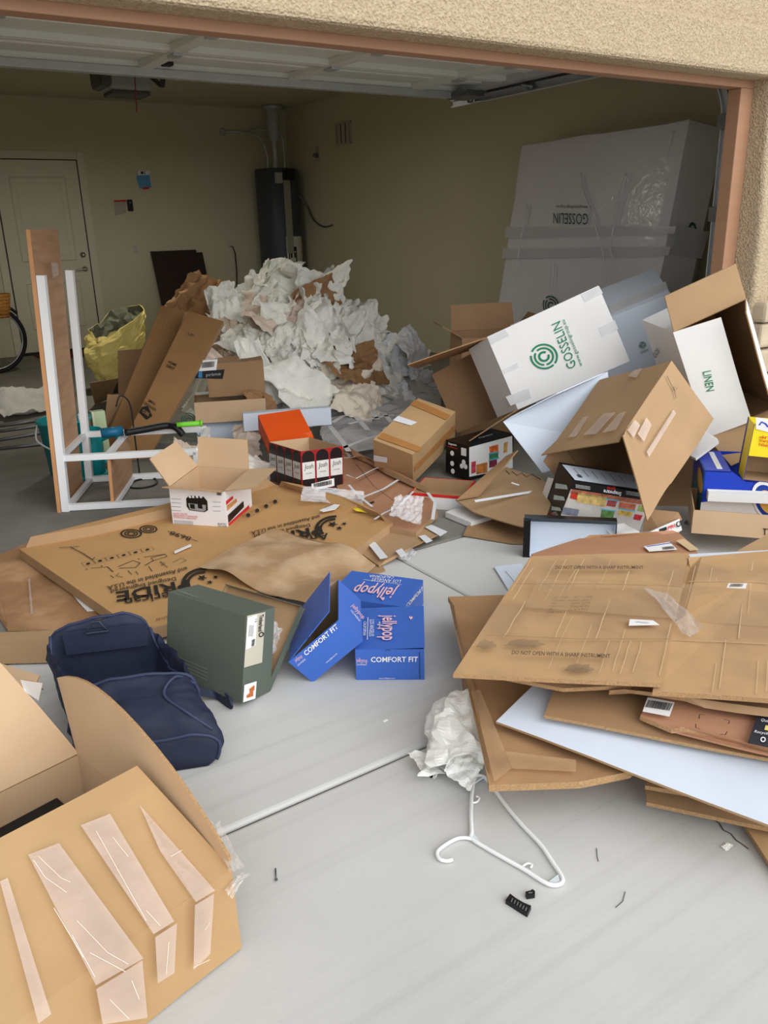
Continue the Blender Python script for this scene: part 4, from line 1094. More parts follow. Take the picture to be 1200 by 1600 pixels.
prism('side_wall', [(-w/2, -d/2, 0), (-w/2, -d/2, h), (-w/2, d/2, h), (-w/2, d/2, 0)], (-1, 0, 0), .006, FT, fr)
prism('side_print', [(-w/2-.002, -d/2, h*.55), (-w/2-.002, -d/2, h), (-w/2-.002, d/2, h), (-w/2-.002, d/2, h*.5), (-w/2-.002, 0, h*.62)], (-1, 0, 0), .0008, FB, fr)
pring(fr, fplane(fr, 'x-', D), (1095, 750), (1099, 752), (1094, 730), 0, 1, 0, 360, mat('seal_gold', (224, 176, 84)), .004)
prism('side_wall', [(w/2, -d/2, 0), (w/2, -d/2, h), (w/2, d/2, h), (w/2, d/2, 0)], (1, 0, 0), .006, FB, fr)
prism('back_wall', [(-w/2, d/2, 0), (-w/2, d/2, h), (w/2, d/2, h), (w/2, d/2, 0)], (0, 1, 0), .006, FB, fr)
cuboid('base', -w/2, w/2, -d/2, d/2, 0, .006, KRAFT, fr)
prism('corner_shelf', [(-w/2, -d/2, h), (-w/2+.12, -d/2, h), (-w/2+.12, d/2, h), (-w/2, d/2, h)], (0, 0, 1), .006, FB, fr)
prism('print_strip', [(-w/2+.06, -d/2+.03, h+.002), (-w/2+.085, -d/2+.03, h+.002), (-w/2+.085, d/2-.03, h+.002), (-w/2+.06, d/2-.03, h+.002)], (0, 0, 1), .0008, WHITE_INK, fr)
# white tray edge in front of it
Mt = M.copy(); Mt.translation = M @ Vector((.03, -d/2-.032, .083))
carton('white_tray', 'white card tray wedged in front of the blue fruit carton', 'tray', Mt, (w+.02, .05, .045), FW, FW, 'z+', amp=.002, cuts=2, rim=FW)
# yellow carton standing inside
YEL = mat('yellow_board', (244, 222, 40), rough=.45, var=.03); PUR = mat('purple_board', (74, 62, 130), rough=.5, var=.05)
Dy = (.26, .16, .27)
yc_ = ony(1161, 750, 2.16); My = yawM((0, 0, 0), -47) @ Matrix.Rotation(math.radians(4), 4, 'Y')
My.translation = yc_+(My.to_3x3() @ Vector((Dy[0]/2, Dy[1]/2, 0)))
ye = carton('yellow_carton', 'yellow printed carton propped up inside the blue fruit carton', 'carton', My, Dy, YEL, KRAFT, 'y-', {}, amp=.001, cuts=1, t=.004, rim=PUR)
prism('upper_panel', [(-.128, -Dy[1]/2-.002, .12), (.128, -Dy[1]/2-.002, .12), (.128, -Dy[1]/2-.002, .268), (-.128, -Dy[1]/2-.002, .268)], (0, -1, 0), .004, YEL, ye)
prism('purple_edge', [(-Dy[0]/2-.001, Dy[1]/2-.03, 0), (-Dy[0]/2-.001, Dy[1]/2, 0), (-Dy[0]/2-.001, Dy[1]/2, Dy[2]), (-Dy[0]/2-.001, Dy[1]/2-.03, Dy[2])], (-1, 0, 0), .002, PUR, ye)
Py = My @ Vector((0, -Dy[1]/2-.004, .2)); ny = (My.to_3x3() @ Vector((0, -1, 0))).normalized()
decal(ye, 'white_patch', (Py, ny), ((1181, 652), (1203, 655), (1203, 676), (1181, 670)), LABEL_W, .002)
pstroke(ye, 'print_mark', (Py, ny), [(1186, 664), (1190, 659), (1196, 662), (1200, 667)], 2, FB, .004)
for k, s in enumerate(('UP', 'GAS', 'RIPEN')): ptext(ye, s, (Py, ny), (1204, 683+k*6), (1186, 680+k*6), (1204, 687+k*6), mat('orange_text', (214, 90, 30)), .02, off=.003)
# low brown carton under it
M, D = fit('flatb')
fb = carton('flat_carton', 'low tan carton with hand hole lying under the blue fruit carton', 'carton', M, D, KRAFT_L, KRAFT_D, 'z+', amp=.003, cuts=3)
pl = fplane(fb, 'x-', D); pring(fb, pl, (1074, 820), (1078, 821), (1074, 813), 0, 1, 0, 180, BLACKP, .004, 'hand_hole')
pl = fplane(fb, 'y-', D)
pstroke(fb, 'arrow_mark', pl, [(1195, 826), (1195, 836)], 1.4, BLACK_INK); pstroke(fb, 'arrow_mark', pl, [(1192, 826), (1200, 827)], 1.4, BLACK_INK)
# wooden colour carton between the fruit carton and the linen carton
uc = carton('brown_carton', 'plain brown carton standing behind the blue fruit carton', 'carton', yawM((3.80, 2.72, 0.0), -42), (.46, .30, .40), KRAFT_D, KRAFT_D, None, amp=.006, seed=23)
fo = polysheet('foam_sheet', 'white foam sheet stuck out between brown carton and blue carton', 'foam sheet', [ony(1079, 712, 2.46), ony(1087, 716, 2.42), ony(1123, 689, 2.42), ony(1120, 684, 2.45), ony(1098, 672, 2.56)], WHITEB, WHITEB, t=.014, warp=.003)

# ================================================================ FLATTENED BOARD, PAPER AND PLASTIC
PAPW = mat('packing_paper_white', (242, 242, 234), rough=.75, var=.05, scale=4)
PAPC = mat('packing_paper_cream', (240, 228, 210), rough=.75, var=.05, scale=4)
PAPP = mat('packing_paper_pink', (226, 208, 194), rough=.75, var=.05, scale=4)
PAPB = mat('packing_paper_brown', (158, 120, 84), rough=.8, var=.08, scale=4)
PAPL = mat('packing_paper_lilac', (232, 232, 236), rough=.6, var=.05, scale=4)
CLEAR = plastic('clear_film', (226, 228, 232), .32)
CLOUDY = plastic('cloudy_film', (240, 240, 244), .5, .15)
def Z(pts): return [onz(*p) for p in pts]

# ---- worn board on the floor and the furniture carton on it
wb_ = polysheet('flattened_carton', 'worn brown flattened carton lying under the printed furniture carton', 'cardboard', Z([(-40, 880, .010), (66, 838, .012), (150, 818, .012), (268, 801, .012), (330, 830, .012), (230, 960, .012), (150, 985, .012), (12, 985, .010), (0, 930, .010)]), mat('kraft_board_muddy', (164, 124, 88), var=.12, second=(190, 150, 112), mix_scale=4, bump=.12, bscale=14), t=.008, warp=.012, wf=3)
wp = shplane(wb_); wp = (wp[0]+Vector((0, 0, .007)), wp[1])
for q in (((60, 842), (66, 840), (150, 824), (148, 828)), ((44, 905), (47, 905), (52, 960), (48, 960)), ((112, 830), (128, 826), (136, 838), (118, 842))): decal(wb_, 'tape', wp, q, TAPE)
APC = mat('furniture_carton_board', (190, 148, 98), var=.05, bump=.05, bscale=25)
APZ = .075
ap_ = polysheet('furniture_carton', 'big flattened tan furniture carton printed upside down with stars', 'cardboard', Z([(30, 857, APZ), (150, 836, APZ), (268, 808, APZ), (350, 784, APZ), (431, 757, APZ), (520, 786, APZ), (614, 816, APZ), (556, 857, APZ), (400, 925, APZ), (261, 975, APZ), (235, 981, APZ), (187, 966, APZ)]), APC, t=.05, warp=.008, wf=1.6, medge=KRAFT)
apl = (Vector((0, 0, APZ+.005)), Vector((0, 0, 1)))
def star(parent, pl, u, v, s, rot=0.0, asp=.55, m=BLACK_INK):
    pts = []
    for k in range(10):
        r = s if k % 2 == 0 else s*.42
        a = math.radians(rot+36*k); pts.append((u+r*math.sin(a), v+asp*r*math.cos(a)))
    P, n = pl; Mi = WM[parent.name].inverted()
    w = [Mi @ (onp(x, y, P, n)+n*.002) for x, y in pts]; c = Mi @ (onp(u, v, P, n)+n*.002)
    return pyd('star', w+[c], [(10, i, (i+1) % 10) for i in range(10)], m, parent)
def pride(dx, dy, k=1.0):
    def T(u, v): return (294+(u-294)*k+dx, 906+(v-906)*k+dy)
    ptext(ap_, 'American', apl, T(307, 919), T(194, 936), T(311, 930), BLACK_INK, .012)
    ptext(ap_, 'PRIDE', apl, T(295, 906), T(181, 926), T(299, 920), BLACK_INK, .022)
    ptext(ap_, 'Designed Engineered', apl, T(274, 902), T(173, 922), T(276, 907.5), BLACK_INK, .008)
    ptext(ap_, 'and Assembled in the U.S.A.', apl, T(292, 886), T(166, 917), T(294, 892), BLACK_INK, .008)
    for (r0, r1) in ((.82, 1.0), (.6, .74)):
        pring(ap_, apl, T(316, 909), T(347, 900), T(307, 889), r0, r1, 60, 205, BLACK_INK, .002)
    star(ap_, apl, *T(316, 903), 9, 10); star(ap_, apl, *T(328, 910), 6, 30); star(ap_, apl, *T(337, 902), 5, 5)
pride(0, 0); pride(207, -84, .86)
# stamps, symbols and marker on the carton
for (u, v, w_, h_) in ((205, 834, 17, 7), (232, 827, 14, 6)):
    pring(ap_, apl, (u, v), (u+w_, v+1), (u+2, v-h_), .82, 1.0, 0, 360, BLACK_INK, .002)
    for r in (.25, .5): pring(ap_, apl, (u, v), (u+w_, v+1), (u+2, v-h_), r, r+.14, 0, 360, BLACK_INK, .002)
for k in range(6):
    u0 = 127+k*18.5; v0 = 880-k*4.4
    pstroke(ap_, 'symbol_frame', apl, [(u0, v0), (u0+17, v0-4), (u0+22, v0+1.5), (u0+5, v0+5.5), (u0, v0)], .5, BLACK_INK)
    pring(ap_, apl, (u0+11, v0+1), (u0+14, v0), (u0+12, v0+2.2), 0, 1, 0, 360, BLACK_INK, .002)
for k in range(4):
    u0 = 379+k*14; v0 = 806-k*7
    pstroke(ap_, 'symbol_frame', apl, [(u0, v0), (u0+13, v0-6), (u0+18, v0-2), (u0+5, v0+5), (u0, v0)], .5, BLACK_INK); pring(ap_, apl, (u0+9, v0-1), (u0+12, v0-2), (u0+10, v0+1.5), 0, 1, 0, 360, BLACK_INK, .002)
MK = mat('marker_ink', (52, 40, 30), var=.2)
for s in (((93, 856), (124, 854)), ((110, 855), (128, 864), (145, 875), (148, 871)), ((225, 871), (258, 866), (261, 870), (240, 876), (236, 872), (258, 866)), ((240, 876), (226, 884)), ((184, 886), (208, 876), (219, 880), (212, 887), (186, 888)), ((142, 888), (168, 886), (177, 894)), ((134, 889), (137, 890)), ((158, 884), (160, 885)), ((216, 873), (218, 874))):
    pstroke(ap_, 'marker_line', apl, s, 1.5, MK)
for s in (((172, 899), (178, 903)), ((186, 896), (181, 900), (192, 902)), ((200, 892), (206, 898)), ((212, 893), (216, 898)), ((232, 885), (238, 893)), ((252, 884), (258, 880), (250, 878), (262, 887)), ((270, 879), (284, 872), (291, 876), (282, 880)), ((262, 830), (280, 838), (272, 831), (284, 836)), ((286, 838), (292, 840), (288, 836)), ((300, 843), (309, 846))):
    pstroke(ap_, 'pen_line', apl, s, 1.1, MK)
ptext(ap_, '8698', apl, (300, 840), (268, 830), (296, 846), MK)
ptext(ap_, '57199', apl, (262, 963), (244, 967), (262, 966), MK)
tp = polysheet('kraft_paper', 'loose wrinkled brown kraft paper spread over the furniture carton', 'paper', Z([(310, 882, .10), (345, 866, .10), (383, 850, .10), (400, 838, .10), (427, 826, .10), (480, 838, .105), (530, 850, .10), (587, 878, .085), (570, 890, .085), (533, 906, .085), (485, 950, .09), (430, 928, .095), (370, 905, .10)]), mat('kraft_paper_grey', (176, 142, 106), var=.08, second=(196, 166, 132), mix_scale=5, bump=.35, bscale=9), t=.0015, warp=.03, wf=4.5, cuts=9)
st = polysheet('white_strip', 'thin white plastic strip lying on the furniture carton', 'strip', Z([(272, 861, .09), (298, 850, .09), (299, 852.5, .09), (273, 864, .09)]), WHITEB, WHITEB, t=.003, warp=0)
# small scraps on it
st = polysheet('bread_bag_scrap', 'small white foil sachet lying on the printed furniture carton', 'scrap', Z([(499, 797, .098), (521, 787, .10), (531, 788, .098), (524, 795, .10), (505, 799, .098)]), LABEL_W, LABEL_W, t=.002, warp=.006)
pstroke(st, 'print_line', shplane(st), [(507, 795), (522, 789)], 1.6, BLACK_INK, .006)
polysheet('yellow_scrap', 'torn yellow paper scrap beside the strapped flattened carton', 'scrap', Z([(535, 786, .085), (548, 789, .10), (566, 786, .11), (575, 800, .09), (556, 797, .095)]), mat('yellow_paper', (240, 222, 60)), mat('yellow_paper', (240, 222, 60)), t=.002, warp=.01)
polysheet('torn_paper', 'torn white paper scrap under the edge of the furniture carton', 'scrap', Z([(114, 930, .02), (122, 934, .03), (140, 945, .02), (148, 953, .02), (136, 954, .02), (128, 944, .02)]), LABEL_W, LABEL_W, t=.002, warp=.008)
# low carton at the picture's edge beyond the duffel
polysheet('flat_carton', 'low tan carton edge showing behind the navy duffel bag', 'cardboard', Z([(-60, 990, .085), (85, 984, .085), (82, 1006, .085), (-60, 1010, .085)]), KRAFT, t=.075, warp=.004, medge=KRAFT)

# ---- strapped flattened carton between furniture carton and sealed carton
SZ = .06
sp_ = polysheet('strapped_carton', 'flattened brown carton bound with white tape and film', 'cardboard', [onz(u, v, z) for u, v, z in ((520, 720, .05), (537, 702, .06), (560, 716, .07), (600, 738, .08), (642, 759, .08), (672, 772, .07), (684, 800, .05), (650, 832, .06), (610, 824, .06), (560, 800, .06), (528, 770, .05))], KRAFT_P, t=.03, warp=.012, wf=4, medge=KRAFT)
spl = (onz(600, 770, .095), Vector((0, 0, 1)))
for s, w_ in ((((541, 742), (556, 748), (585, 733), (600, 728)), 3), (((560, 780), (585, 770), (600, 764), (622, 750)), 5), (((585, 812), (600, 802), (625, 790), (646, 768)), 4), (((668, 770), (680, 785), (676, 812)), 5), (((545, 758), (560, 775), (582, 792)), 4), (((537, 716), (555, 714)), 3)):
    pstroke(sp_, 'strap', spl, s, w_, WTAPE)
pstroke(sp_, 'score_line', spl, [(556, 725), (584, 760), (618, 785)], .9, BLACK_INK); pstroke(sp_, 'score_line', spl, [(600, 732), (560, 752)], .9, BLACK_INK)
decal(sp_, 'print_mark', spl, ((576, 786), (584, 783), (585, 786), (577, 789)), BLACK_INK)
s2 = polysheet('board_offcut', 'brown board flap with wide white tape sticking out beneath the furniture carton', 'cardboard', [onz(u, v, z) for u, v, z in ((556, 858, .03), (600, 830, .035), (650, 815, .04), (697, 832, .035), (645, 856, .03), (592, 882, .025))], KRAFT, t=.008, warp=.01, wf=3)
s2p = (onz(620, 850, .043), Vector((0, 0, 1)))
for q in (((575, 850), (586, 847), (606, 871), (594, 874)), ((618, 861), (628, 857), (636, 868), (626, 871)), ((654, 838), (664, 836), (676, 845), (666, 849)), ((664, 824), (674, 820), (699, 831), (688, 838))): decal(s2, 'tape', s2p, q, WTAPE)
s3 = polysheet('board_offcut', 'narrow brown board offcut beneath the furniture carton and shoe boxes', 'cardboard', Z([(545, 880, .012), (590, 872, .012), (602, 890, .01), (560, 905, .01)]), KRAFT, t=.006, warp=.004)

# ---- crumpling
CR = {}
def crumpled(name, label, cat, pos, size, seed, m, normal=Vector((0, 0, 1)), spin=0.0, group=None, flat=1.0, parent=None, lift=.45):
    key = (seed % 10, m.name, round(lift, 2))
    if key not in CR:
        vs, fs = crumple_mesh(seed % 10+3, lift=lift)
        me = bpy.data.meshes.new('crumpled_sheet'); me.from_pydata([tuple(v) for v in vs], [], fs); me.materials.append(m); CR[key] = me
    o = bpy.data.objects.new(name, CR[key]); COL.objects.link(o)
    q = Vector((0, 0, 1)).rotation_difference(normal.normalized()).to_matrix().to_4x4()
    if isinstance(size, (int, float)): size = (size, size, size*flat)
    M = Matrix.Translation(pos) @ q @ Matrix.Rotation(spin, 4, 'Z') @ Matrix.Diagonal((size[0], size[1], size[2], 1))
    o.matrix_world = M; WM[o.name] = M
    tag(o, label, cat, group)
    return o
def rest(o, z=0.0):
    """drop a thing so that its lowest point sits at z"""
    M = o.matrix_world; lo = min((M @ v.co).z for v in o.data.vertices)
    o.matrix_world = Matrix.Translation((0, 0, z-lo)) @ M; WM[o.name] = o.matrix_world.copy()

# ---- the heap of packing paper
HC = Vector((3.42, 6.70, 0)); HZ = 1.14
def mound(x, y):
    dx = x-HC.x; dy = y-HC.y
    rx = 1.45 if dx > 0 else .98; ry = 1.16 if dy < 0 else 1.0
    r = math.sqrt((dx/rx)**2+(dy/ry)**2)
    return HZ*max(0, 1-r**(1.5 if dx > 0 else 2.2))
vs = []; fs = []; NN = 46
for i in range(NN+1):
    for j in range(NN+1):
        x = HC.x-1.0+2.5*i/NN; y = HC.y-1.18+2.22*j/NN
        h = mound(x, y)
        p = Vector((x, y, max(.0, h-.10)+(abs(noise.noise(Vector((x, y, 0))*7))*.10+abs(noise.noise(Vector((x, y, 3))*16))*.04 if h > 0.02 else 0)))
        vs.append(p-HC)
for i in range(NN):
    for j in range(NN):
        a = i*(NN+1)+j; fs.append((a, a+NN+1, a+NN+2)); fs.append((a, a+NN+2, a+1))
keep = [f for f in fs if max(vs[k].z for k in f) > .004]
hp = pyd('packing_paper_heap', vs, keep, mat('packing_paper_shade', (206, 206, 198), rough=.8, var=.06, scale=5))
setpos(hp, HC); tag(hp, 'dense mass of crushed packing paper inside the big heap', 'paper', kind='stuff')
rp = random.Random(12)
SIL = [(328, 470), (345, 432), (395, 420), (425, 412), (462, 424), (520, 440), (545, 462), (585, 505), (612, 520), (640, 508), (668, 560), (672, 585), (640, 600), (600, 600), (585, 650), (520, 660), (470, 640), (400, 620), (380, 600), (345, 560), (335, 520)]
def inside(p, poly):
    c = False; n = len(poly)
    for i in range(n):
        (x1, y1), (x2, y2) = poly[i], poly[(i+1) % n]
        if (y1 > p[1]) != (y2 > p[1]) and p[0] < (x2-x1)*(p[1]-y1)/(y2-y1)+x1: c = not c
    return c
def hit_mound(u, v):
    d = ray(u, v).normalized(); t = 4.0
    while t < 10:
        p = CPOS+d*t
        if p.z < mound(p.x, p.y): return p
        t += .02
    return None
def mnormal(p):
    e = .06; return Vector((mound(p.x-e, p.y)-mound(p.x+e, p.y), mound(p.x, p.y-e)-mound(p.x, p.y+e), 2*e)).normalized()
spots = []
tries = 0
while len(spots) < 120 and tries < 6000:
    tries += 1
    u = rp.uniform(322, 675); v = rp.uniform(410, 660)
    if not inside((u, v), SIL): continue
    if any((u-a)**2+(v-b)**2 < 15.5**2 for a, b in spots): continue
    spots.append((u, v))
def in_ell(u, v, cx, cy, rx, ry): return ((u-cx)/rx)**2+((v-cy)/ry)**2 < 1
GRP = 'crumpled sheets in the packing paper heap'
for k, (u, v) in enumerate(spots):
    p = hit_mound(u, v)
    if p is None: continue
    n = (mnormal(p)+Vector((rp.uniform(-.5, .5), rp.uniform(-.6, .2), rp.uniform(-.2, .4)))).normalized()
    s = rp.uniform(.34, .58)
    if in_ell(u, v, 492, 468, 16, 10) or in_ell(u, v, 570, 574, 18, 12): m, lab = PAPB, 'crumpled brown packing paper sheet in the white paper heap'
    elif in_ell(u, v, 555, 622, 40, 30): m, lab = PAPC, 'crumpled cream packing paper sheet at the front foot of the heap'
    elif in_ell(u, v, 355, 555, 30, 40) or in_ell(u, v, 430, 485, 40, 14): m, lab = PAPP, 'crumpled pinkish packing paper sheet in the white paper heap'
    elif u > 600 or in_ell(u, v, 470, 655, 50, 25): m, lab = PAPL, 'crumpled bluish white sheet at the edge of the paper heap'
    else: m, lab = PAPW, 'crumpled white packing paper sheet '+('at the very top of the heap' if v < 445 else 'on the heap side next to the leaning boards' if u < 390 else 'low at the front foot of the heap' if v > 580 else 'on the long heap slope towards the side wall' if u > 540 else 'in the upper middle of the heap' if v < 510 else 'in the lower middle of the heap')
    crumpled('paper_sheet', lab, 'paper', p-n*.05, (s, s*rp.uniform(.6, .95), s*rp.uniform(.7, 1.0)), k*7+3, m, n, rp.uniform(0, 6.28), GRP)
for k in range(16):      # far side of the heap
    a = rp.uniform(0, math.pi); r = rp.uniform(.25, .8)
    x = HC.x+math.cos(a)*r*(1.3 if math.cos(a) > 0 else .85); y = HC.y+math.sin(a)*r
    p = Vector((x, y, mound(x, y))); n = (mnormal(p)+Vector((rp.uniform(-.4, .4), rp.uniform(-.4, .4), .2))).normalized()
    s = rp.uniform(.5, .75)
    crumpled('paper_sheet', 'crumpled white packing paper sheet on the far side of the heap', 'paper', p-n*.05, (s, s*.8, s*.7), k*3+1, PAPW, n, rp.uniform(0, 6.28), GRP)
# single sheets that stand out
def wad(u, v, Y, size, seed, m, label, n=(0, -1, .6), spin=0.0, cat='paper', lift=.45, name='paper_sheet'):
    return crumpled(name, label, cat, ony(u, v, Y), size, seed, m, Vector(n), spin, None, 1.0, None, lift)
wad(495, 468, 6.25, (.46, .30, .3), 5, PAPB, 'stiff brown paper wad high on the white heap', (-.1, -1, .4), .2)
wad(556, 572, 5.72, (.62, .38, .3), 8, PAPB, 'wide folded brown paper sheet across the front of the heap', (.1, -.9, .8), .15)
wad(556, 625, 5.45, (.46, .40, .26), 2, PAPC, 'cream tissue ball at the very front of the heap', (0, -.8, .9), 1.0)
wad(468, 600, 5.6, (.55, .46, .35), 4, PAPW, 'white tissue wad in front of the heap above the orange box', (-.1, -.9, .8), 2.0)
wad(408, 580, 5.85, (.30, .56, .3), 6, PAPW, 'long white paper twist hanging down the heap', (-.2, -1, .3), .1)
wad(645, 545, 6.0, (.42, .50, .3), 9, PAPL, 'bluish plastic tissue at the heap end nearest the wall', (.3, -.9, .5), .6)
wad(352, 580, 6.0, (.26, .52, .25), 1, PAPP, 'pinkish paper strip draped at the heap end beside the small carton', (-.4, -1, .3), .35)
wad(348, 470, 6.5, (.26, .50, .3), 7, PAPW, 'white paper sheet standing up behind the leaning board bundle', (-.5, -.9, .3), -.3)
wad(305, 470, 7.2, (.55, .4, .3), 3, PAPB, 'brown paper wad behind the leaning board bundle', (-.3, -.8, .5), .6)
wad(408, 628, 5.6, (.36, .22, .16), 1, PAPB, 'brown paper folded under the heap beside the long white lid', (0, -.8, .8), .3)
# clear film with white tape spread on the floor before the heap
fm_ = polysheet('plastic_film', 'clear plastic film with strips of white tape spread before the heap', 'plastic film', [onz(u, v, z) for u, v, z in ((500, 672, .06), (520, 640, .10), (560, 640, .16), (600, 590, .22), (640, 590, .20), (690, 600, .06), (690, 640, .03), (600, 668, .09), (585, 700, .05), (545, 718, .04), (505, 700, .05))], CLOUDY, CLOUDY, t=.002, warp=.07, wf=6, cuts=9)
fpl = (onz(570, 670, .12), (FWD*-1).normalized())
for s in (((515, 665), (535, 690), (545, 705)), ((545, 662), (575, 655), (600, 650), (615, 648)), ((556, 650), (575, 672)), ((535, 700), (565, 688), (590, 680)), ((580, 640), (590, 655)), ((520, 660), (535, 650), (548, 648)), ((600, 645), (612, 660))):
    pp = [onz(u, v, .13) for u, v in s]
    vv = []; ff = []
    for i, p in enumerate(pp):
        a = pp[max(0, i-1)]; b = pp[min(len(pp)-1, i+1)]; sd = (b-a).cross(Vector((0, 0, 1))).normalized()*.018
        vv += [p-sd, p+sd, p+sd-Vector((0, 0, .001)), p-sd-Vector((0, 0, .001))]
    for i in range(len(pp)-1):
        for k in range(4): ff.append((4*i+k, 4*i+(k+1) % 4, 4*i+4+(k+1) % 4, 4*i+4+k))
    c_ = WM[fm_.name].translation
    pyd('tape', [v-c_ for v in vv], ff, WTAPE, fm_)
wad(660, 660, 4.6, (.3, .3, .2), 2, CLOUDY, 'crushed clear film beside the sealed carton', (0, -.5, 1), .4, 'plastic film', name='plastic_wad')
rest(wad(635, 815, 3.2, (.22, .16, .12), 3, CLOUDY, 'crushed clear film on the strapped flattened carton', (0, -.3, 1), .9, 'plastic film', name='plastic_wad'), .085)
rest(wad(640, 872, 2.95, (.10, .07, .05), 4, CLOUDY, 'small crushed film ball on the floor joint', (0, -.3, 1), .4, 'plastic film', name='plastic_wad'), 0.0)
rest(wad(520, 778, 3.7, (.34, .14, .07), 5, CLOUDY, 'strip of clear film under the wine carton corner', (0, -.3, 1), -.5, 'plastic film', name='plastic_wad'), .06)
rest(wad(408, 730, 4.6, (.3, .26, .22), 6, PAPW, 'white tissue stuffed between toaster carton and wine carton', (0, -.6, 1), .5), .0)
rest(wad(385, 668, 5.2, (.34, .3, .2), 7, PAPP, 'grey tissue bunched beside the long white lid', (0, -.6, 1), 1.2), .0)
rest(wad(295, 695, 5.2, (.26, .2, .2), 8, PAPP, 'pale tissue poking out under the leaning board bundle', (0, -.6, 1), 1.2), .0)

# ---- carton stack by the heap: white carton below, parcel above
g2 = carton('moving_carton', 'white moving carton with ring emblem and tan flap hanging beside the heap', 'carton', yawM((2.42, 5.82, 0), -22), (.52, .42, .30), WHITEC, KRAFT_L, 'z+', {'y-': (150, .16, .0), 'y+': (-85, .2)}, amp=.006, seed=29)
pl = fplane(g2, 'y-', (.52, .42, .30))
gos_mark(g2, pl, (295, 657), (307, 660), (297, 645), DGREEN_INK)
ptext(g2, 'GOSSELIN', pl, (265, 680), (312, 684), (266, 672), DGREEN_INK); ptext(g2, 'www.gosselingroup.eu', pl, (266, 688), (306, 690), (266, 684), DGREEN_INK)
Mz = yawM((2.52, 5.90, .305), -22)
az = carton('parcel_carton', 'brown parcel with dark tape and white shipping label stacked beside the heap', 'carton', Mz, (.42, .34, .25), KRAFT_D, KRAFT_D, None, amp=.004, seed=31)
pl = fplane(az, 'y-', (.42, .34, .25))
decal(az, 'packing_tape', pl, ((302, 581), (351, 577), (348, 592), (303, 591)), BLACKP)
ptext(az, 'prime', pl, (322, 588), (345, 586), (322, 583), mat('tape_grey_ink', (150, 150, 150)), .02, off=.004); decal(az, 'tape_mark', pl, ((310, 581), (316, 580), (316, 590), (310, 590)), mat('tape_blue_ink', (60, 130, 180)), .004)
decal(az, 'shipping_label', pl, ((313, 563), (340, 561), (338, 578), (310, 580)), LABEL_W, .004); bars_code(az, pl, ((316, 566), (336, 564), (335, 573), (315, 575)), 10, off=.006)

# ---- leaning bundle of flattened cartons
KB = mat('kraft_board_deep', (150, 112, 72), bump=.06, bscale=25, var=.06)  # deeper brown board for the leaning bundle
def leaning(name, label, bl, br, tr_, tl, t=.045, m=KB):
    o = polysheet(name, label, 'cardboard', [bl, br, tr_, tl], m, t=t, warp=.006, wf=2, medge=KRAFT); return o
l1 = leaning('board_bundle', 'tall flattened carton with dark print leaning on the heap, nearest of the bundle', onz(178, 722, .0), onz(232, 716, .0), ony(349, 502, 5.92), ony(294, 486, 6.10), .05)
P1 = shplane(l1); P1 = (P1[0]+P1[1]*.008, P1[1])
decal(l1, 'print_block', P1, ((222, 636), (231, 634), (238, 650), (229, 656), (217, 644)), BLACK_INK)
ptext(l1, 'CUBE', P1, (222, 644), (232, 651), (224, 639), KB, .03, off=.004)
ptext(l1, 'SMALL', P1, (231, 627), (243, 634), (233, 623), BLACK_INK, .01); ptext(l1, 'CARTON BOX', P1, (224, 631), (243, 643), (226, 627), BLACK_INK, .01)
ptext(l1, 'HOME', P1, (263, 567), (275, 573), (264.5, 563), BLACK_INK, .02); ptext(l1, 'DEPOT', P1, (260, 573), (272, 579), (261.5, 569), BLACK_INK, .02)
ptext(l1, 'UP', P1, (293, 523), (302, 527), (295, 519), FADED_INK, .01)
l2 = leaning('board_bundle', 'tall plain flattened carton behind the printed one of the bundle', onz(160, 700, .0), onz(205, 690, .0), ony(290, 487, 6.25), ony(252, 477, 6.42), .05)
l3 = leaning('board_bundle', 'short flattened carton leaning at the foot of the bundle beside the green block', onz(158, 690, .0), onz(186, 684, .0), ony(204, 620, 6.2), ony(168, 616, 6.25), .03, KRAFT_D)
l4 = leaning('board_flap', 'small brown board square in front of the yellow bag', onz(186, 665, .0), onz(214, 660, .0), ony(222, 545, 6.9), ony(184, 548, 6.9), .006, KRAFT_D)
l5 = leaning('board_flap', 'brown board scrap with shiny tape tilted below the yellow bag', onz(148, 632, .0), onz(172, 622, .02), ony(186, 590, 7.4), ony(140, 598, 7.4), .006, KRAFT_D)

# ---- open brown carton behind the tilted white one
ob = carton('open_carton', 'open brown carton with one flap standing behind the tilted white moving carton', 'carton', yawM((4.02, 4.68, 0), -27), (.50, .42, .72), KRAFT_D, KRAFT_D, 'z+', {'y+': (18, .2, .01), 'x-': (60, .16), 'x+': (40, .16)}, amp=.008, seed=37)
wp_ = polysheet('white_carton_sheet', 'white carton panel leaning in front below the ring emblem carton', 'cardboard', [ony(786, 659, 3.28), ony(870, 616, 3.05), ony(950, 581, 2.95), ony(955, 690, 2.88), ony(868, 731, 3.0), ony(847, 738, 3.06)], WHITEC, WHITEC, t=.006, warp=.003)

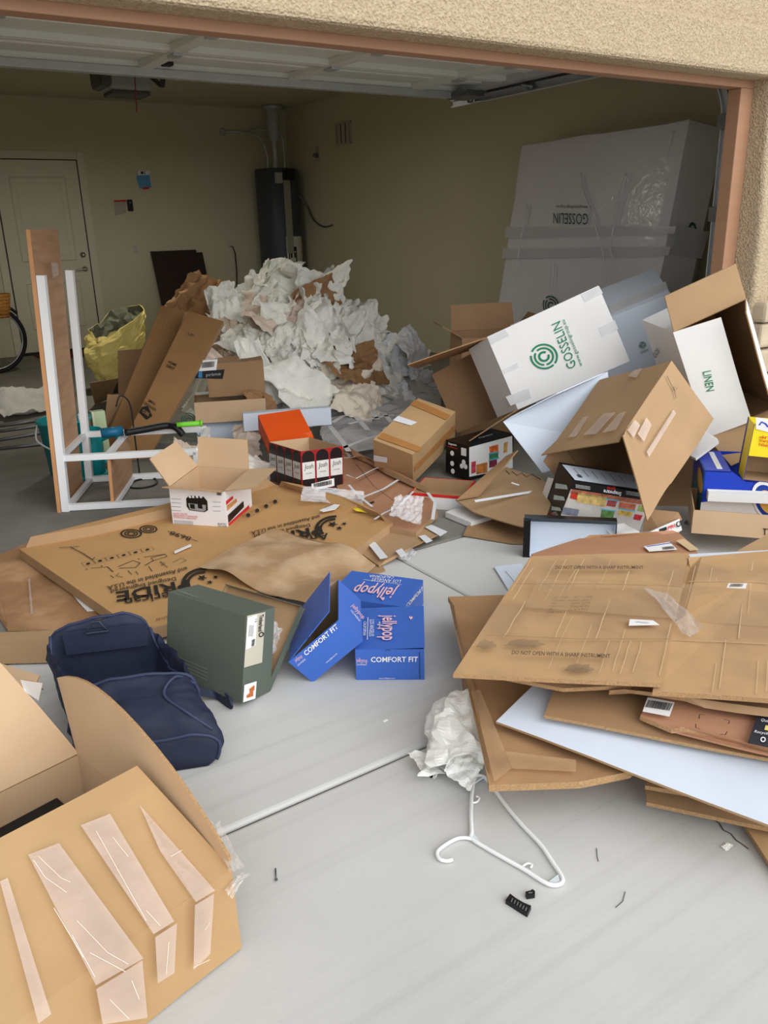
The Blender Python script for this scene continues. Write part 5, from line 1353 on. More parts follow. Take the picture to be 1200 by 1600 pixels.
# ---- red edged shoe lid, foam slab, torn cartons on the drive edge
rl = carton('shoe_box_tray', 'low white shoe box base with red rim and brown inside', 'box', yawM((2.70, 3.52, 0.0), -52), (.30, .30, .085), FW, KRAFT, 'z+', amp=.002, cuts=2, seed=41, rim=RED_INK)
bm = bmesh.new()
for (x0, x1, y0, y1) in ((-.152, .152, -.152, -.148), (-.152, .152, .148, .152), (-.152, -.148, -.152, .152), (.148, .152, -.152, .152)): box_bm(x0, x1, y0, y1, .070, .0855, 0, 1, bm)
bmo('red_band', bm, RED_INK, rl)
fs_ = polysheet('foam_slab', 'flat white foam slab lying beside the red rimmed box', 'foam slab', Z([(696, 800, .035), (722, 790, .035), (768, 806, .035), (736, 816, .035)]), WHITEB, WHITEB, t=.03, warp=.002)
tc_ = polysheet('torn_carton', 'torn brown carton opened flat with a raised flap and dark scrawl', 'cardboard', [onz(u, v, z) for u, v, z in ((712, 782, .09), (740, 768, .12), (790, 728, .20), (845, 745, .20), (868, 770, .18), (850, 815, .12), (815, 822, .10), (740, 800, .08))], KRAFT, t=.006, warp=.012, wf=3)
tcp = (onz(790, 765, .165), Vector((-.2, -.25, 1)).normalized())
pstroke(tc_, 'tape', tcp, [(742, 786), (790, 778), (852, 768)], 6, WTAPE, .012)
pstroke(tc_, 'scrawl', tcp, [(790, 738), (796, 744), (800, 740), (808, 746), (815, 742), (822, 748), (830, 744), (845, 752)], 2, BLACK_INK, .012)
pstroke(tc_, 'label_strip', tcp, [(799, 757), (811, 761)], 3, LABEL_W, .012)
polysheet('board_flap', 'upright brown flap folded over the torn carton', 'cardboard', [onz(713, 782, .10), onz(748, 776, .12), ony(808, 703, 3.05), ony(790, 712, 3.15)], KRAFT_D, t=.006, warp=.006)
polysheet('board_offcut', 'flat brown board lying on the floor joint below the torn carton', 'cardboard', Z([(724, 836, .012), (735, 812, .012), (860, 800, .012), (900, 850, .012), (800, 848, .012)]), KRAFT_D, t=.006, warp=.006)
# papers and board under the big brown carton
polysheet('printed_sleeve', 'white printed mailing sleeve below the ragged flap', 'box', [onz(u, v, z) for u, v, z in ((1000, 838, .16), (1032, 822, .17), (1062, 810, .19), (1066, 828, .14), (1040, 838, .14))], GREYB, GREYB, t=.01, warp=.004)
sl = bpy.data.objects['printed_sleeve']
slp = shplane(sl); slp = (slp[0]+slp[1]*.004, slp[1])
decal(sl, 'print_block', slp, ((1030, 827), (1041, 823), (1042, 828), (1031, 833)), BLACKP); ptext(sl, 'PRI', slp, (1043, 829), (1054, 824), (1043, 823), RED_INK, .02); pring(sl, slp, (1060, 819), (1064, 818), (1060, 814), .6, 1, 0, 360, BLACK_INK, .003)
polysheet('board_flap', 'brown inner board behind the white mailing sleeve', 'cardboard', [onz(u, v, z) for u, v, z in ((1004, 830, .12), (1010, 795, .22), (1060, 800, .22), (1066, 812, .18), (1030, 828, .14))], KRAFT_D, t=.006, warp=.004)
polysheet('plastic_tray_scrap', 'crumpled white plastic liner below the printed glassware carton', 'scrap', [onz(u, v, z) for u, v, z in ((945, 826, .14), (975, 815, .16), (1000, 835, .12), (960, 840, .12))], WHITEB, WHITEB, t=.003, warp=.03, wf=9)

# ================================================================ STACK OF FLATTENED BOARD ON THE DRIVE
def SZs(pts): return [onz(u, v, z) for u, v, z in pts]
polysheet('flattened_carton', 'folded double wall carton at the bottom of the front stack', 'cardboard', SZs([(1008, 1222, .050), (1120, 1150, .05), (1260, 1180, .05), (1260, 1305, .05), (1010, 1254, .045)]), KRAFT, t=.012, warp=.004)
polysheet('flattened_carton', 'second fold of the bottom carton in the front stack', 'cardboard', SZs([(1008, 1224, .075), (1120, 1140, .075), (1260, 1160, .075), (1260, 1270, .075), (1008, 1228, .075)]), KRAFT, t=.012, warp=.004)
polysheet('board_offcut', 'dark brown board corner under the white panel at the picture edge', 'cardboard', SZs([(1160, 1283, .02), (1240, 1270, .02), (1240, 1400, .02), (1200, 1345, .02)]), KRAFT_O, t=.012, warp=.004)
carton('folded_carton', 'low folded carton buried at the foot of the front stack', 'carton', yawM((1.72, 1.62, 0), -35), (.62, .46, .118), KRAFT_D, KRAFT_D, None, amp=.003, seed=51)
carton('folded_carton', 'low folded carton buried beneath the lettered top sheet', 'carton', yawM((1.92, 1.52, .226), -35), (.50, .40, .05), KRAFT_D, KRAFT_D, None, amp=.002, seed=53)
u1 = polysheet('flattened_carton', 'brown flattened carton with shiny tape sticking out at the front of the stack', 'cardboard', SZs([(700, 932, .14), (860, 928, .14), (1100, 1100, .14), (985, 1205, .15), (905, 1221, .15), (764, 1227, .155), (735, 1080, .145)]), mat('kraft_board_taped', (176, 138, 100), var=.10, second=(164, 126, 90), mix_scale=3, bump=.08, bscale=12), t=.02, warp=.006, wf=2.5)
up = (onz(800, 1150, .165), Vector((0, 0, 1)))
for q in (((736, 1080), (750, 1078), (800, 1200), (772, 1222)), ((770, 1172), (900, 1188), (900, 1206), (776, 1200))): decal(u1, 'tape', up, q, plastic('gloss_film', (214, 180, 140), .3))
polysheet('white_carton_sheet', 'long white carton panel fanned out of the front stack', 'cardboard', SZs([(775, 1127, .185), (842, 1062, .20), (1260, 1080, .20), (1290, 1322, .16)]), WHITEC, KRAFT, t=.007, warp=.006, mback=KRAFT)
polysheet('flattened_carton', 'plain brown carton panel lying on the white one in the stack', 'cardboard', SZs([(850, 1118, .215), (872, 1060, .225), (1260, 1060, .225), (1260, 1196, .20)]), KRAFT_D, t=.010, warp=.005)
fm2 = polysheet('mailer_carton', 'flattened pinkish mailer with barcode label between layers of the stack', 'cardboard', SZs([(1000, 1120, .235), (1020, 1085, .245), (1260, 1100, .245), (1260, 1190, .23), (1140, 1158, .23), (1050, 1140, .235)]), KRAFT_P, t=.012, warp=.006, wf=4)
fp2 = (onz(1060, 1120, .252), Vector((0, 0, 1)))
decal(fm2, 'barcode_label', fp2, ((1004, 1112), (1012, 1090), (1054, 1098), (1046, 1120)), LABEL_W); bars_code(fm2, fp2, ((1013, 1095), (1052, 1101), (1047, 1112), (1008, 1106)), 16, off=.003)
for s in (((1092, 1124), (1093, 1117), (1101, 1118)), ((1131, 1125), (1140, 1127), (1138, 1132)), ((1087, 1132), (1087, 1138), (1094, 1140)), ((1125, 1148), (1133, 1149), (1136, 1144))): pstroke(fm2, 'corner_mark', fp2, s, 1.2, BLACK_INK)
decal(fm2, 'black_print', fp2, ((1186, 1110), (1260, 1118), (1260, 1180), (1168, 1162)), mat('dark_slate_print', (44, 46, 56), rough=.4, var=.1), .002)
decal(fm2, 'picture_print', fp2, ((1196, 1135), (1212, 1138), (1210, 1145), (1194, 1142)), mat('picture_yellow', (224, 206, 120), var=.2, scale=60), .004)
ptext(fm2, 'Recycling', fp2, (1178, 1147), (1206, 1152), (1180, 1143), WHITE_INK, off=.005); ptext(fm2, 'Quantity', fp2, (1188, 1129), (1212, 1133), (1190, 1125), WHITE_INK, off=.005); pring(fm2, fp2, (1192, 1158), (1196, 1159), (1193, 1154), .6, 1, 0, 360, WHITE_INK, .005)
# back pieces
bk1 = polysheet('flattened_carton', 'brown flattened carton with shipping label at the back of the stack', 'cardboard', SZs([(830, 866, .24), (905, 842, .22), (1000, 836, .22), (1060, 832, .22), (1082, 850, .24), (1100, 880, .25), (850, 890, .25)]), KRAFT_P, t=.012, warp=.008)
bp1 = (onz(1020, 855, .245), Vector((0, 0, 1)))
decal(bk1, 'shipping_label', bp1, ((1006, 855), (1046, 848), (1058, 860), (1014, 863)), LABEL_W, .004); pstroke(bk1, 'label_bar', bp1, [(1010, 856), (1049, 850)], 2, FB, .006); bars_code(bk1, bp1, ((1034, 857), (1052, 855), (1055, 859), (1036, 861)), 8, off=.006)
decal(bk1, 'tape', bp1, ((1056, 846), (1068, 843), (1092, 860), (1078, 862)), mat('paper_tape', (206, 180, 140)), .004)
polysheet('white_carton_sheet', 'white panel edge showing along the back of the stack', 'cardboard', SZs([(1076, 866, .285), (1260, 856, .285), (1260, 900, .285), (1084, 890, .285)]), WHITEC, WHITEC, t=.006, warp=.002)
polysheet('board_offcut', 'crooked brown board behind the white edge beside the tan carton', 'cardboard', SZs([(1150, 862, .26), (1200, 834, .28), (1260, 830, .28), (1260, 866, .26)]), KRAFT, t=.006, warp=.006)
wc = polysheet('white_frame_scrap', 'white folded board corner poking out behind the stack', 'cardboard', SZs([(772, 885, .012), (815, 880, .012), (820, 890, .012), (790, 893, .012), (808, 915, .012), (795, 922, .012)]), WHITEC, WHITEC, t=.006, warp=.003)
polysheet('flattened_carton', 'lower brown layer just under the lettered top sheet of the stack', 'cardboard', SZs([(740, 1050, .275), (830, 1000, .28), (1060, 1010, .28), (985, 1069, .28), (880, 1075, .275)]), KRAFT_W, t=.012, warp=.006)
polysheet('flattened_carton', 'wide layer of corrugated carton under the plain top sheet', 'cardboard', SZs([(952, 1080, .265), (985, 1020, .28), (1260, 1030, .275), (1260, 1122, .265), (1090, 1098, .265)]), KRAFT_W, t=.014, warp=.006)
TOPM = mat('kraft_board_top', (190, 154, 112), bump=.10, bscale=16, var=.08, second=(172, 140, 106), mix_scale=3.5)
# top sheets: score lines and pressed ridges are flat strokes in paler or darker tones
t2 = polysheet('flattened_carton', 'plain corrugated top sheet of the stack at the picture edge', 'cardboard', SZs([(1075, 876, .305), (1260, 862, .305), (1260, 1103, .30), (1019, 1087, .30), (1040, 985, .31), (1066, 985, .31), (1072, 975, .31), (1056, 970, .31)]), TOPM, t=.014, warp=.006, cuts=8, seed=9)
t1_ = polysheet('flattened_carton', 'lettered corrugated top sheet of the front stack with smudges', 'cardboard', SZs([(829, 868, .315), (1077, 862, .315), (1033, 1068, .335), (708, 1053, .325)]), TOPM, t=.012, warp=.008, cuts=12, seed=5)
tp1 = (onz(880, 960, .328), Vector((0, 0, 1)))
def tpl(u, v, dz=.010):
    # height of the sheet follows its corners
    return None
for (s, A, B, C) in (('DO NOT OPEN WITH A SHARP INSTRUMENT', (867, 892), (1005, 892), (868, 887)), ('DO NOT OPEN WITH A SHARP INSTRUMENT', (799, 1026), (953, 1032), (800.5, 1020))):
    ptext(t1_, s, (onz(880, 960, .334) if A[1] < 950 else onz(880, 1030, .342), Vector((0, 0, 1))), A, B, C, FADED_INK, .02, off=.008)
for k, s in enumerate(('PO NUMBER', 'ITEM NO. 2231', 'SKU', 'CARTON NO', 'UPC', 'CASE PACK 4')):
    ptext(t1_, s, (onz(880, 960, .335), Vector((0, 0, 1))), (866-k*2.2, 936+k*4.6), (886+2.5*len(s)-20-k*2.2, 936+k*4.6), (866.5-k*2.2, 933.4+k*4.6), FADED_INK, off=.003)
for k in range(5):
    ptext(t1_, ('88231 CHINA', '4411-2093-7', 'LOT 2275', 'MADE IN', '12 X 4 PCS')[k], (onz(880, 960, .335), Vector((0, 0, 1))), (897-k*2, 936+k*5), (926-k*2, 935+k*5), (898-k*2, 932.5+k*5), FADED_INK, off=.003)
tt = (onz(900, 960, .337), Vector((0, 0, 1)))
SMUDGE = mat('grey_smudge', (130, 112, 92), rough=.9, var=.2, scale=20, alpha=.28)
for (u, v, a_, b_2) in ((760, 1008, 15, 7), (820, 1006, 30, 6), (905, 1045, 22, 7)):
    decal(t1_, 'smudge', (onz(800, 1010, .341), Vector((0, 0, 1))), [(u+a_*math.cos(t_*.45)*(1+.25*math.sin(t_*2.3)), v+b_2*math.sin(t_*.45)*(1+.2*math.cos(t_*3.1))) for t_ in range(14)], SMUDGE)
decal(t1_, 'tape', tt, ((840, 906), (1066, 920), (1058, 968), (820, 950)), plastic('wide_clear_tape', (214, 184, 146), .16), .004)
decal(t1_, 'label', tt, ((984, 971), (1020, 973), (1030, 980), (982, 981)), LABEL_W, .008); pstroke(t1_, 'label_print', tt, [(994, 976), (1014, 978)], 3, GREYB, .011)
pstroke(t1_, 'score_line', tt, [(806, 914), (930, 914), (1064, 918)], 1.6, KRAFT_D, .004); pstroke(t1_, 'score_line', (onz(880, 1000, .339), Vector((0, 0, 1))), [(758, 994), (900, 1000), (1050, 1000)], 1.6, KRAFT_D, .004)
t2p = (onz(1130, 950, .318), Vector((0, 0, 1)))
decal(t2, 'label', t2p, ((1138, 913), (1167, 913), (1165, 921), (1135, 920)), LABEL_W, .004); bars_code(t2, t2p, ((1142, 914.5), (1162, 914.5), (1160, 919), (1139, 919)), 10, off=.006, m=FADED_INK)
pstroke(t2, 'score_line', t2p, [(1076, 910), (1140, 910), (1200, 912)], 1.6, KRAFT_L, .004); pstroke(t2, 'score_line', t2p, [(1046, 1002), (1120, 1004), (1200, 1008)], 1.6, KRAFT_L, .004)
decal(t2, 'tape', t2p, ((1066, 914), (1260, 930), (1260, 985), (1048, 970)), plastic('wide_clear_tape', (214, 184, 146), .16), .004)
rc = random.Random(21)
LC = mat('pale_ridge_stroke', (206, 176, 140), rough=.6, var=.05)
def lerp2(a, b, t): return (a[0]+(b[0]-a[0])*t, a[1]+(b[1]-a[1])*t)
for k in range(19):       # pale strokes for pressed ridges in the lettered sheet, running from front edge to back edge
    t = (k+.5+rc.uniform(-.35, .35))/19; y0 = rc.choice((0.03, .05, .3, .34, .62, .7)); y1 = min(.97, y0+rc.uniform(.15, .45))
    F = lerp2((712, 1050), (1031, 1064), t); B_ = lerp2((832, 871), (1073, 866), t+rc.uniform(-.02, .02))
    pts = [lerp2(F, B_, y0+(y1-y0)*q/4) for q in range(5)]
    pts = [(u+rc.uniform(-1, 1), v) for u, v in pts]
    hz = .333+.006*(1-t)
    pstroke(t1_, 'ridge_stroke', (onz(880, 980, .3345), Vector((0, 0, 1))), pts, rc.uniform(.7, 1.7), LC, rc.uniform(.004, .006))
for k in range(12):
    t = (k+.5+rc.uniform(-.35, .35))/12
    F = lerp2((1030, 1083), (1235, 1096), t); B_ = lerp2((1082, 880), (1235, 868), t)
    y0 = rc.choice((.03, .05, .42, .6)); y1 = min(.97, y0+rc.uniform(.2, .4))
    pts = [lerp2(F, B_, y0+(y1-y0)*q/4) for q in range(5)]
    pstroke(t2, 'ridge_stroke', (onz(1130, 980, .316), Vector((0, 0, 1))), pts, rc.uniform(.9, 1.8), LC, .004)
tf = crumpled('tape_tangle', 'ragged clear tape torn loose where the two top sheets meet', 'tape', onz(1052, 955, .34), (.30, .07, .05), 4, CLEAR, Vector((0, 0, 1)), math.radians(62))
rest(tf, .338)

# ---- white bag, hanger and crumbs on the drive
BAGW = mat('bag_white', (236, 236, 232), rough=.45, var=.03)
wc0 = onz(725, 1160, 0)
wbag = empty('white_bag', 'white plastic bag bundled up under the front stack beside the hanger', 'bag', Matrix.Translation(wc0))
path = spline([onz(735, 1098, .075)-wc0, onz(720, 1125, .07)-wc0, onz(716, 1155, .06)-wc0, onz(722, 1182, .05)-wc0, onz(728, 1200, .035)-wc0], 8)
vs = []; fs = []; NT = 40
for i, p in enumerate(path):
    t = i/(len(path)-1)
    tg = (path[min(i+1, len(path)-1)]-path[max(i-1, 0)]).normalized(); s1 = tg.cross(Vector((0, 0, 1))).normalized(); s2 = s1.cross(tg)
    R = .078*(1-.35*max(0, .2-t)/.2)+.025*max(0, t-.7)/.3
    for j in range(NT):
        a = 2*math.pi*j/NT
        k = 1+.16*math.sin(a*5+t*7)*(.3+t)+.10*math.sin(a*9-t*11)
        q = p+s1*(R*1.15*k*math.cos(a))+s2*(R*.8*k*math.sin(a))
        q += noise.noise_vector((q+wc0)*16)*.016+noise.noise_vector((q+wc0)*34)*.007
        q.z = max(q.z, .003)
        vs.append(q)
for i in range(len(path)-1):
    for j in range(NT): fs.append((i*NT+j, i*NT+(j+1) % NT, (i+1)*NT+(j+1) % NT, (i+1)*NT+j))
fs.append(tuple(range(NT))[::-1])
pyd('bundle', vs, fs, BAGW, wbag)
tangle(wbag, 'inner_fold', onz(728, 1196, .045), (.13, .10, .10), 4, BAGW, (0, -.6, .8), .4)
tangle(wbag, 'trailing_end', onz(676, 1192, .022), (.17, .09, .05), 8, BAGW, (0, -.2, 1), -.3)
HW = mat('hanger_plastic', (238, 240, 240), rough=.3, var=.02)
hg = empty('clothes_hanger', 'white plastic clothes hanger lying flat on the concrete', 'hanger', Matrix.Translation(onz(790, 1310, 0)))
hc = onz(790, 1310, 0)
def hpts(px, z=.008): return [onz(u, v, z)-hc for u, v in px]
tube('frame', spline(hpts([(737, 1300), (736, 1270), (738, 1235), (742, 1216), (752, 1212), (764, 1222), (790, 1258), (815, 1288), (845, 1320), (862, 1345), (877, 1368), (878, 1379), (866, 1383), (850, 1378), (820, 1359), (786, 1340), (760, 1325), (737, 1310)]), 5, True), .0055, HW, hg, closed=True)
tube('hook', spline(hpts([(740, 1312), (728, 1309), (712, 1311), (693, 1322), (683, 1332), (687, 1342), (698, 1345), (707, 1343)]), 5), .0048, HW, hg)
tube('strap_notch', spline(hpts([(738, 1254), (745, 1253), (749, 1247), (744, 1244)]), 4), .003, HW, hg)
tube('strap_notch', spline(hpts([(816, 1354), (824, 1349), (831, 1351), (829, 1356)]), 4), .003, HW, hg)
for q in (((737, 1298), (748, 1312), (742, 1316), (734, 1310)), ((858, 1377), (872, 1366), (876, 1378), (866, 1382)), ((740, 1225), (744, 1215), (756, 1214), (749, 1218))):
    pts = hpts(q, .010); pyd('gusset', pts+[p-Vector((0, 0, .004)) for p in pts], [(0, 1, 2, 3), (7, 6, 5, 4), (0, 4, 5, 1), (1, 5, 6, 2), (2, 6, 7, 3), (3, 7, 4, 0)], mat('hanger_web', (214, 226, 232), rough=.3, var=.02), hg)
c0 = onz(810, 1412, 0)
ck = empty('black_comb_clip', 'curved black plastic clip with slots on the concrete', 'clip', Matrix.Translation(c0))
pts = []
for (u, v) in ((797, 1396), (806, 1403), (818, 1410), (830, 1415), (824, 1427), (812, 1420), (800, 1412), (790, 1406)): pts.append(onz(u, v, .012)-c0)
prism('body', pts, (0, 0, 1), .012, BLACKPL, ck)
for k in range(6):
    a = onz(801+k*4.4, 1404+k*2.8, .0135)-c0; b = onz(799+k*4.4, 1409+k*2.8, .0135)-c0
    bar('slot', a, b, .002, .002, mat('grey_slot', (110, 112, 114)), ck)
c1 = onz(828, 1394, 0)
c2 = empty('black_latch', 'small black plastic latch piece on the concrete', 'clip', Matrix.Translation(c1))
prism('body', [onz(u, v, .012)-c1 for u, v in ((821, 1393), (829, 1391), (832, 1389), (836, 1392), (836, 1397), (823, 1399))], (0, 0, 1), .012, BLACKPL, c2)
prism('slot', [onz(u, v, .0128)-c1 for u, v in ((826, 1394), (832, 1393.5), (832, 1395), (826, 1395.6))], (0, 0, 1), .001, mat('grey_slot', (110, 112, 114)), c2)
nl = empty('steel_nail', 'thin dark nail lying on the concrete before the tan carton', 'nail', Matrix.Translation(onz(431, 1365, 0)))
o0 = onz(431, 1365, 0)
tube('shank', [onz(430.5, 1357, .003)-o0, onz(431.5, 1374, .003)-o0], .0018, GALVD, nl, 6); lathe('head', [(.004, 0), (.004, .0015)], GALVD, nl, 8, Matrix.Translation(onz(431.6, 1374.5, .004)-o0))
for (u, v, s, lab) in ((1135, 1322, .012, 'tiny white paper crumb beside the front stack'), (602, 1125, .007, 'tiny white crumb on the concrete below the blue boxes')):
    o = crumpled('paper_crumb', lab, 'scrap', onz(u, v, .004), (s*2.5, s*1.4, s), 3, PAPW); rest(o, .0)
for (uv, lab) in ((((932, 1325), (933, 1338), (935, 1346)), 'curled dark hair fibre near the hanger'), (((977, 1393), (973, 1408), (962, 1418)), 'curled dark fibre far from the hanger')):
    o = tube('loose_fibre', [onz(u, v, .002)-onz(*uv[0], 0) for u, v in uv], .0008, BLACKPL, None, 5); setpos(o, onz(*uv[0], 0)); tag(o, lab, 'fibre')
crk = [(1113, 1279), (1124, 1287), (1130, 1297), (1142, 1303), (1150, 1313), (1158, 1318), (1170, 1327)]
o = pstroke(drive, 'crack', (Vector((0, 0, 0.0005)), Vector((0, 0, 1))), crk, 2.0, DIRT, .0006)

# ================================================================ BAG, FURNITURE AND THINGS IN THE GARAGE
# ---- navy duffel bag
NAVY = mat('navy_nylon', (35, 41, 62), rough=.62, var=.08, scale=30, bump=.08, bscale=140)
NAVYD = mat('navy_piping', (50, 58, 84), rough=.5, var=.05)
NAVYI = mat('navy_lining', (44, 53, 78), rough=.6, var=.06)
A0 = Vector((.545, 2.575, 0)); BL = .53
ax = Vector((-.03, -.999, 0)).normalized(); sd = Vector((.93, -.36, 0)).normalized()
duf = empty('duffel_bag', 'navy nylon duffel bag slumped open beside the green boot box', 'bag', Matrix.Translation(A0))
def duf_pt(s, th, off=0.0):
    # superellipse section, sagging towards the front end, hollow in the unzipped middle
    a = .165*(1+.10*s)*(1-.35*max(0, (.05-s)/.05)**2)*(1-.22*max(0, (s-.93)/.07)**2)
    h = (.285-.02*s-.13*max(0, (s-.5)/.5))*(1-.18*max(0, (.04-s)/.04)**2)*(1-.45*max(0, (s-.94)/.06)**2)
    c = math.cos(th); sn = math.sin(th)
    x = a*math.copysign(abs(c)**.62, c); z = h/2+h/2*math.copysign(abs(sn)**.62, sn)
    if sn > 0:
        m = max(0, min(1, (s-.05)/.05))*max(0, min(1, (.68-s)/.20)); m = m*m*(3-2*m)
        e = max(0, 1-(abs(c)/.90)**5)
        z -= m*e*(h*.82)
        x *= 1+.05*m
    p = ax*(s*BL)+sd*x+Vector((0, 0, z))
    q = p+A0
    fold = noise.noise(q*8.0)*.020+(.5-abs(noise.noise(q*13+Vector((4, 0, 0)))))*.022+(.5-abs(noise.noise(q*28+Vector((1, 7, 0)))))*.007
    nrm = (sd*c+Vector((0, 0, sn))).normalized()
    p += nrm*(fold+off)
    p.z = max(p.z, .004+off*.2)
    return p
NS, NT = 96, 88
vs = []; fs = []
for i in range(NS+1):
    for j in range(NT): vs.append(duf_pt(i/NS, 2*math.pi*j/NT))
for i in range(NS):
    for j in range(NT): fs.append((i*NT+j, i*NT+(j+1) % NT, (i+1)*NT+(j+1) % NT, (i+1)*NT+j))
fs.append(tuple(range(NT))[::-1]); fs.append(tuple(NS*NT+j for j in range(NT)))
b_ = pyd('body', vs, fs, NAVY, duf, smooth=True)
for s in (.03, .66): tube('piping', [duf_pt(s, math.radians(t), .004) for t in range(-20, 201, 8)], .0055, NAVYD, duf)
tube('piping', [duf_pt(.985, math.radians(t), .003) for t in range(-20, 201, 8)], .0055, NAVYD, duf)
for th in (34, 146): tube('zipper', [duf_pt(.05+.58*k/20, math.radians(th), .004) for k in range(21)], .006, NAVYD, duf)
# end panel folded over at the back with its buckle, inner flaps
slab('back_flap', [duf_pt(.045, math.radians(50), .004)+ax*.03, duf_pt(.045, math.radians(130), .004)+ax*.03, duf_pt(.045, math.radians(130), .0)+ax*.035-Vector((0, 0, .075)), duf_pt(.045, math.radians(50), .0)+ax*.035-Vector((0, 0, .075))], ax, .004, [NAVY, NAVY, NAVYD], duf, amp=.006, seed=3)
p0 = duf_pt(.33, math.radians(64)); p1 = duf_pt(.52, math.radians(70))
slab('inner_flap', [p0+Vector((0, 0, .01)), p1+Vector((0, 0, .02)), p1-sd*.12-Vector((0, 0, .11)), p0-sd*.10-Vector((0, 0, .15))], (-sd+Vector((0, 0, .6))), .004, [NAVYI, NAVYI, NAVYD], duf, amp=.012, seed=7)
p0 = duf_pt(.44, math.radians(112)); p1 = duf_pt(.58, math.radians(95))
slab('inner_flap', [p0+Vector((0, 0, .01)), p1+Vector((0, 0, .03)), p1-ax*.08-Vector((0, 0, .08)), p0-ax*.10-Vector((0, 0, .12))], (-ax+Vector((0, 0, .8))), .004, [NAVYI, NAVYI, NAVYD], duf, amp=.012, seed=9)
dp = onp(152, 986, A0+duf_pt(.05, math.radians(90)), Vector((0, -.5, .8)).normalized())-A0+Vector((0, 0, .006))
tube('buckle', [dp-sd*.035-Vector((0, 0, .010)), dp+sd*.035-Vector((0, 0, .010)), dp+sd*.012+Vector((0, .01, .022)), dp-sd*.012+Vector((0, .01, .022))], .005, mat('buckle_plastic', (44, 50, 66), rough=.4), duf, closed=True, smooth=False)
# side pocket with its piped edge on the near end
tube('pocket_piping', spline([duf_pt(.66, math.radians(20), .006), duf_pt(.70, math.radians(60), .006), duf_pt(.80, math.radians(78), .006), duf_pt(.92, math.radians(66), .006), duf_pt(.97, math.radians(30), .006)], 6), .005, NAVYD, duf)
# strap trailing off the side
sp0 = [(300, 1084, .05), (318, 1086, .03), (336, 1090, .012), (350, 1100, .006), (360, 1106, .012), (362, 1100, .03), (355, 1094, .035)]
pp = spline([onz(*q)-A0 for q in sp0], 5)
vs = []; fs = []
for i, p in enumerate(pp):
    for q in (Vector((0, 0, -.004)), Vector((0, 0, .022))): vs.append(p+q+Vector((.0, .012 if q.z > 0 else -.004, 0)))
for i in range(len(pp)-1): fs.append((2*i, 2*i+2, 2*i+3, 2*i+1))
so = pyd('strap', vs, fs, NAVY, duf); so.modifiers.new('thickness', 'SOLIDIFY').thickness = .003

# ---- plastic bag inside the boot box
pb = crumpled('plastic_bag', 'crumpled white plastic bag stuffed in the open boot box', 'bag', onz(436, 990, .14), (.16, .12, .14), 2, CLOUDY, Vector((.3, -.6, .8)), .4)

# ---- wrapped mattress carton against the side wall
M, D = fit('mattress')
MW = mat('mattress_carton_white', (236, 234, 240), rough=.45, var=.02)
ma = carton('mattress_carton', 'tall white mattress carton wrapped in clear film leaning towards the side wall', 'mattress', M, D, MW, MW, None, amp=.012, seed=43, cuts=8)
ML = Matrix(M)
pl = fplane(ma, 'y-', D); pl = (pl[0]+pl[1]*.008, pl[1])
ptext(ma, 'GOSSELIN', pl, (919.5, 334), (865, 333), (919, 352), DGREEN_INK); ptext(ma, 'www.gosselingroup.eu', pl, (924, 321.5), (869, 321), (924, 327), DGREEN_INK)
gos_mark(ma, pl, (861, 478), (874, 480), (861, 462), DGREEN_INK)
ple = fplane(ma, 'x+', D); ple = (ple[0]+ple[1]*.008, ple[1])
pring(ma, ple, (1082, 357), (1088, 358), (1082, 347), .5, 1, 0, 180, DGREEN_INK)
w, d, h = D
WR = plastic('stretch_film', (240, 240, 244), .16, .1, .5)
bm = box_bm(-w/2-.012, w/2+.012, -d/2-.012, d/2+.012, .0, h+.012, 0)
bmesh.ops.subdivide_edges(bm, edges=bm.edges[:], cuts=16, use_grid_fill=True)
for v in bm.verts:
    p = v.co; v.co = p+wob(p, .012, 5, 5.0)*.5+wob(p, .010, 9, 11.0)*.6
bmo('film_wrap', bm, WR, ma, True)
TB = mat('film_band', (234, 234, 240), rough=.12, var=.03, spec=.7, alpha=.35)
for q in (((1059, 352), (1105, 362), (1094, 404), (1046, 398)), ((793, 355), (1059, 354), (1056, 366), (790, 372)), ((788, 388), (1050, 385), (1046, 400), (786, 404))): decal(ma, 'tape_band', pl if q[0][0] < 1000 else ple, q, TB, .016)
for s in (((909, 272), (914, 300), (930, 345), (946, 400), (950, 440)), ((982, 272), (972, 310), (957, 380), (962, 410), (972, 440)), ((826, 320), (812, 400), (808, 440)), ((868, 410), (863, 465)), ((1055, 205), (1045, 245))):
    P, n = pl; pts = [(ML.inverted() @ (onp(u, v, P, n)+n*.018)) for u, v in s]
    tube('film_fold', spline(pts, 4), .011, mat('film_crease', (240, 240, 244), rough=.2, var=.02), ma, 5, r_end=.003)

# ---- white framed unit with plywood side
O = onz(104, 798, 0); ex = Vector((.882, -.470, 0)); ey = Vector((.470, .882, 0))
un = empty('shelf_unit', 'white steel frame unit with tall plywood side standing in the garage', 'shelf unit', Matrix.Translation(O))
FRM = mat('white_frame_steel', (236, 238, 240), rough=.35, var=.02); PLY = mat('plywood_face', (178, 140, 108), rough=.6, var=.16, scale=3, stretch=(1, 1, 8)); PLYE = mat('plywood_edge', (206, 150, 104), rough=.7, var=.1)
T = .042; DP = .56; LN = .76; HL = .31; HT = 1.29; tl = ex*.065
def P(x, y, z): return ex*x+ey*y+Vector((0, 0, z))+tl*(z/HT if z > 0 else 0)
for yy in (0, DP): bar('post', P(0, yy, 0), P(0, yy, HT), T, T, FRM, un, up=ey)
for (x, yy) in ((LN, 0), (LN, DP)): bar('post', ex*x+ey*yy, ex*x+ey*yy+Vector((0, 0, HL)), T*.8, T*.8, FRM, un, up=ey)
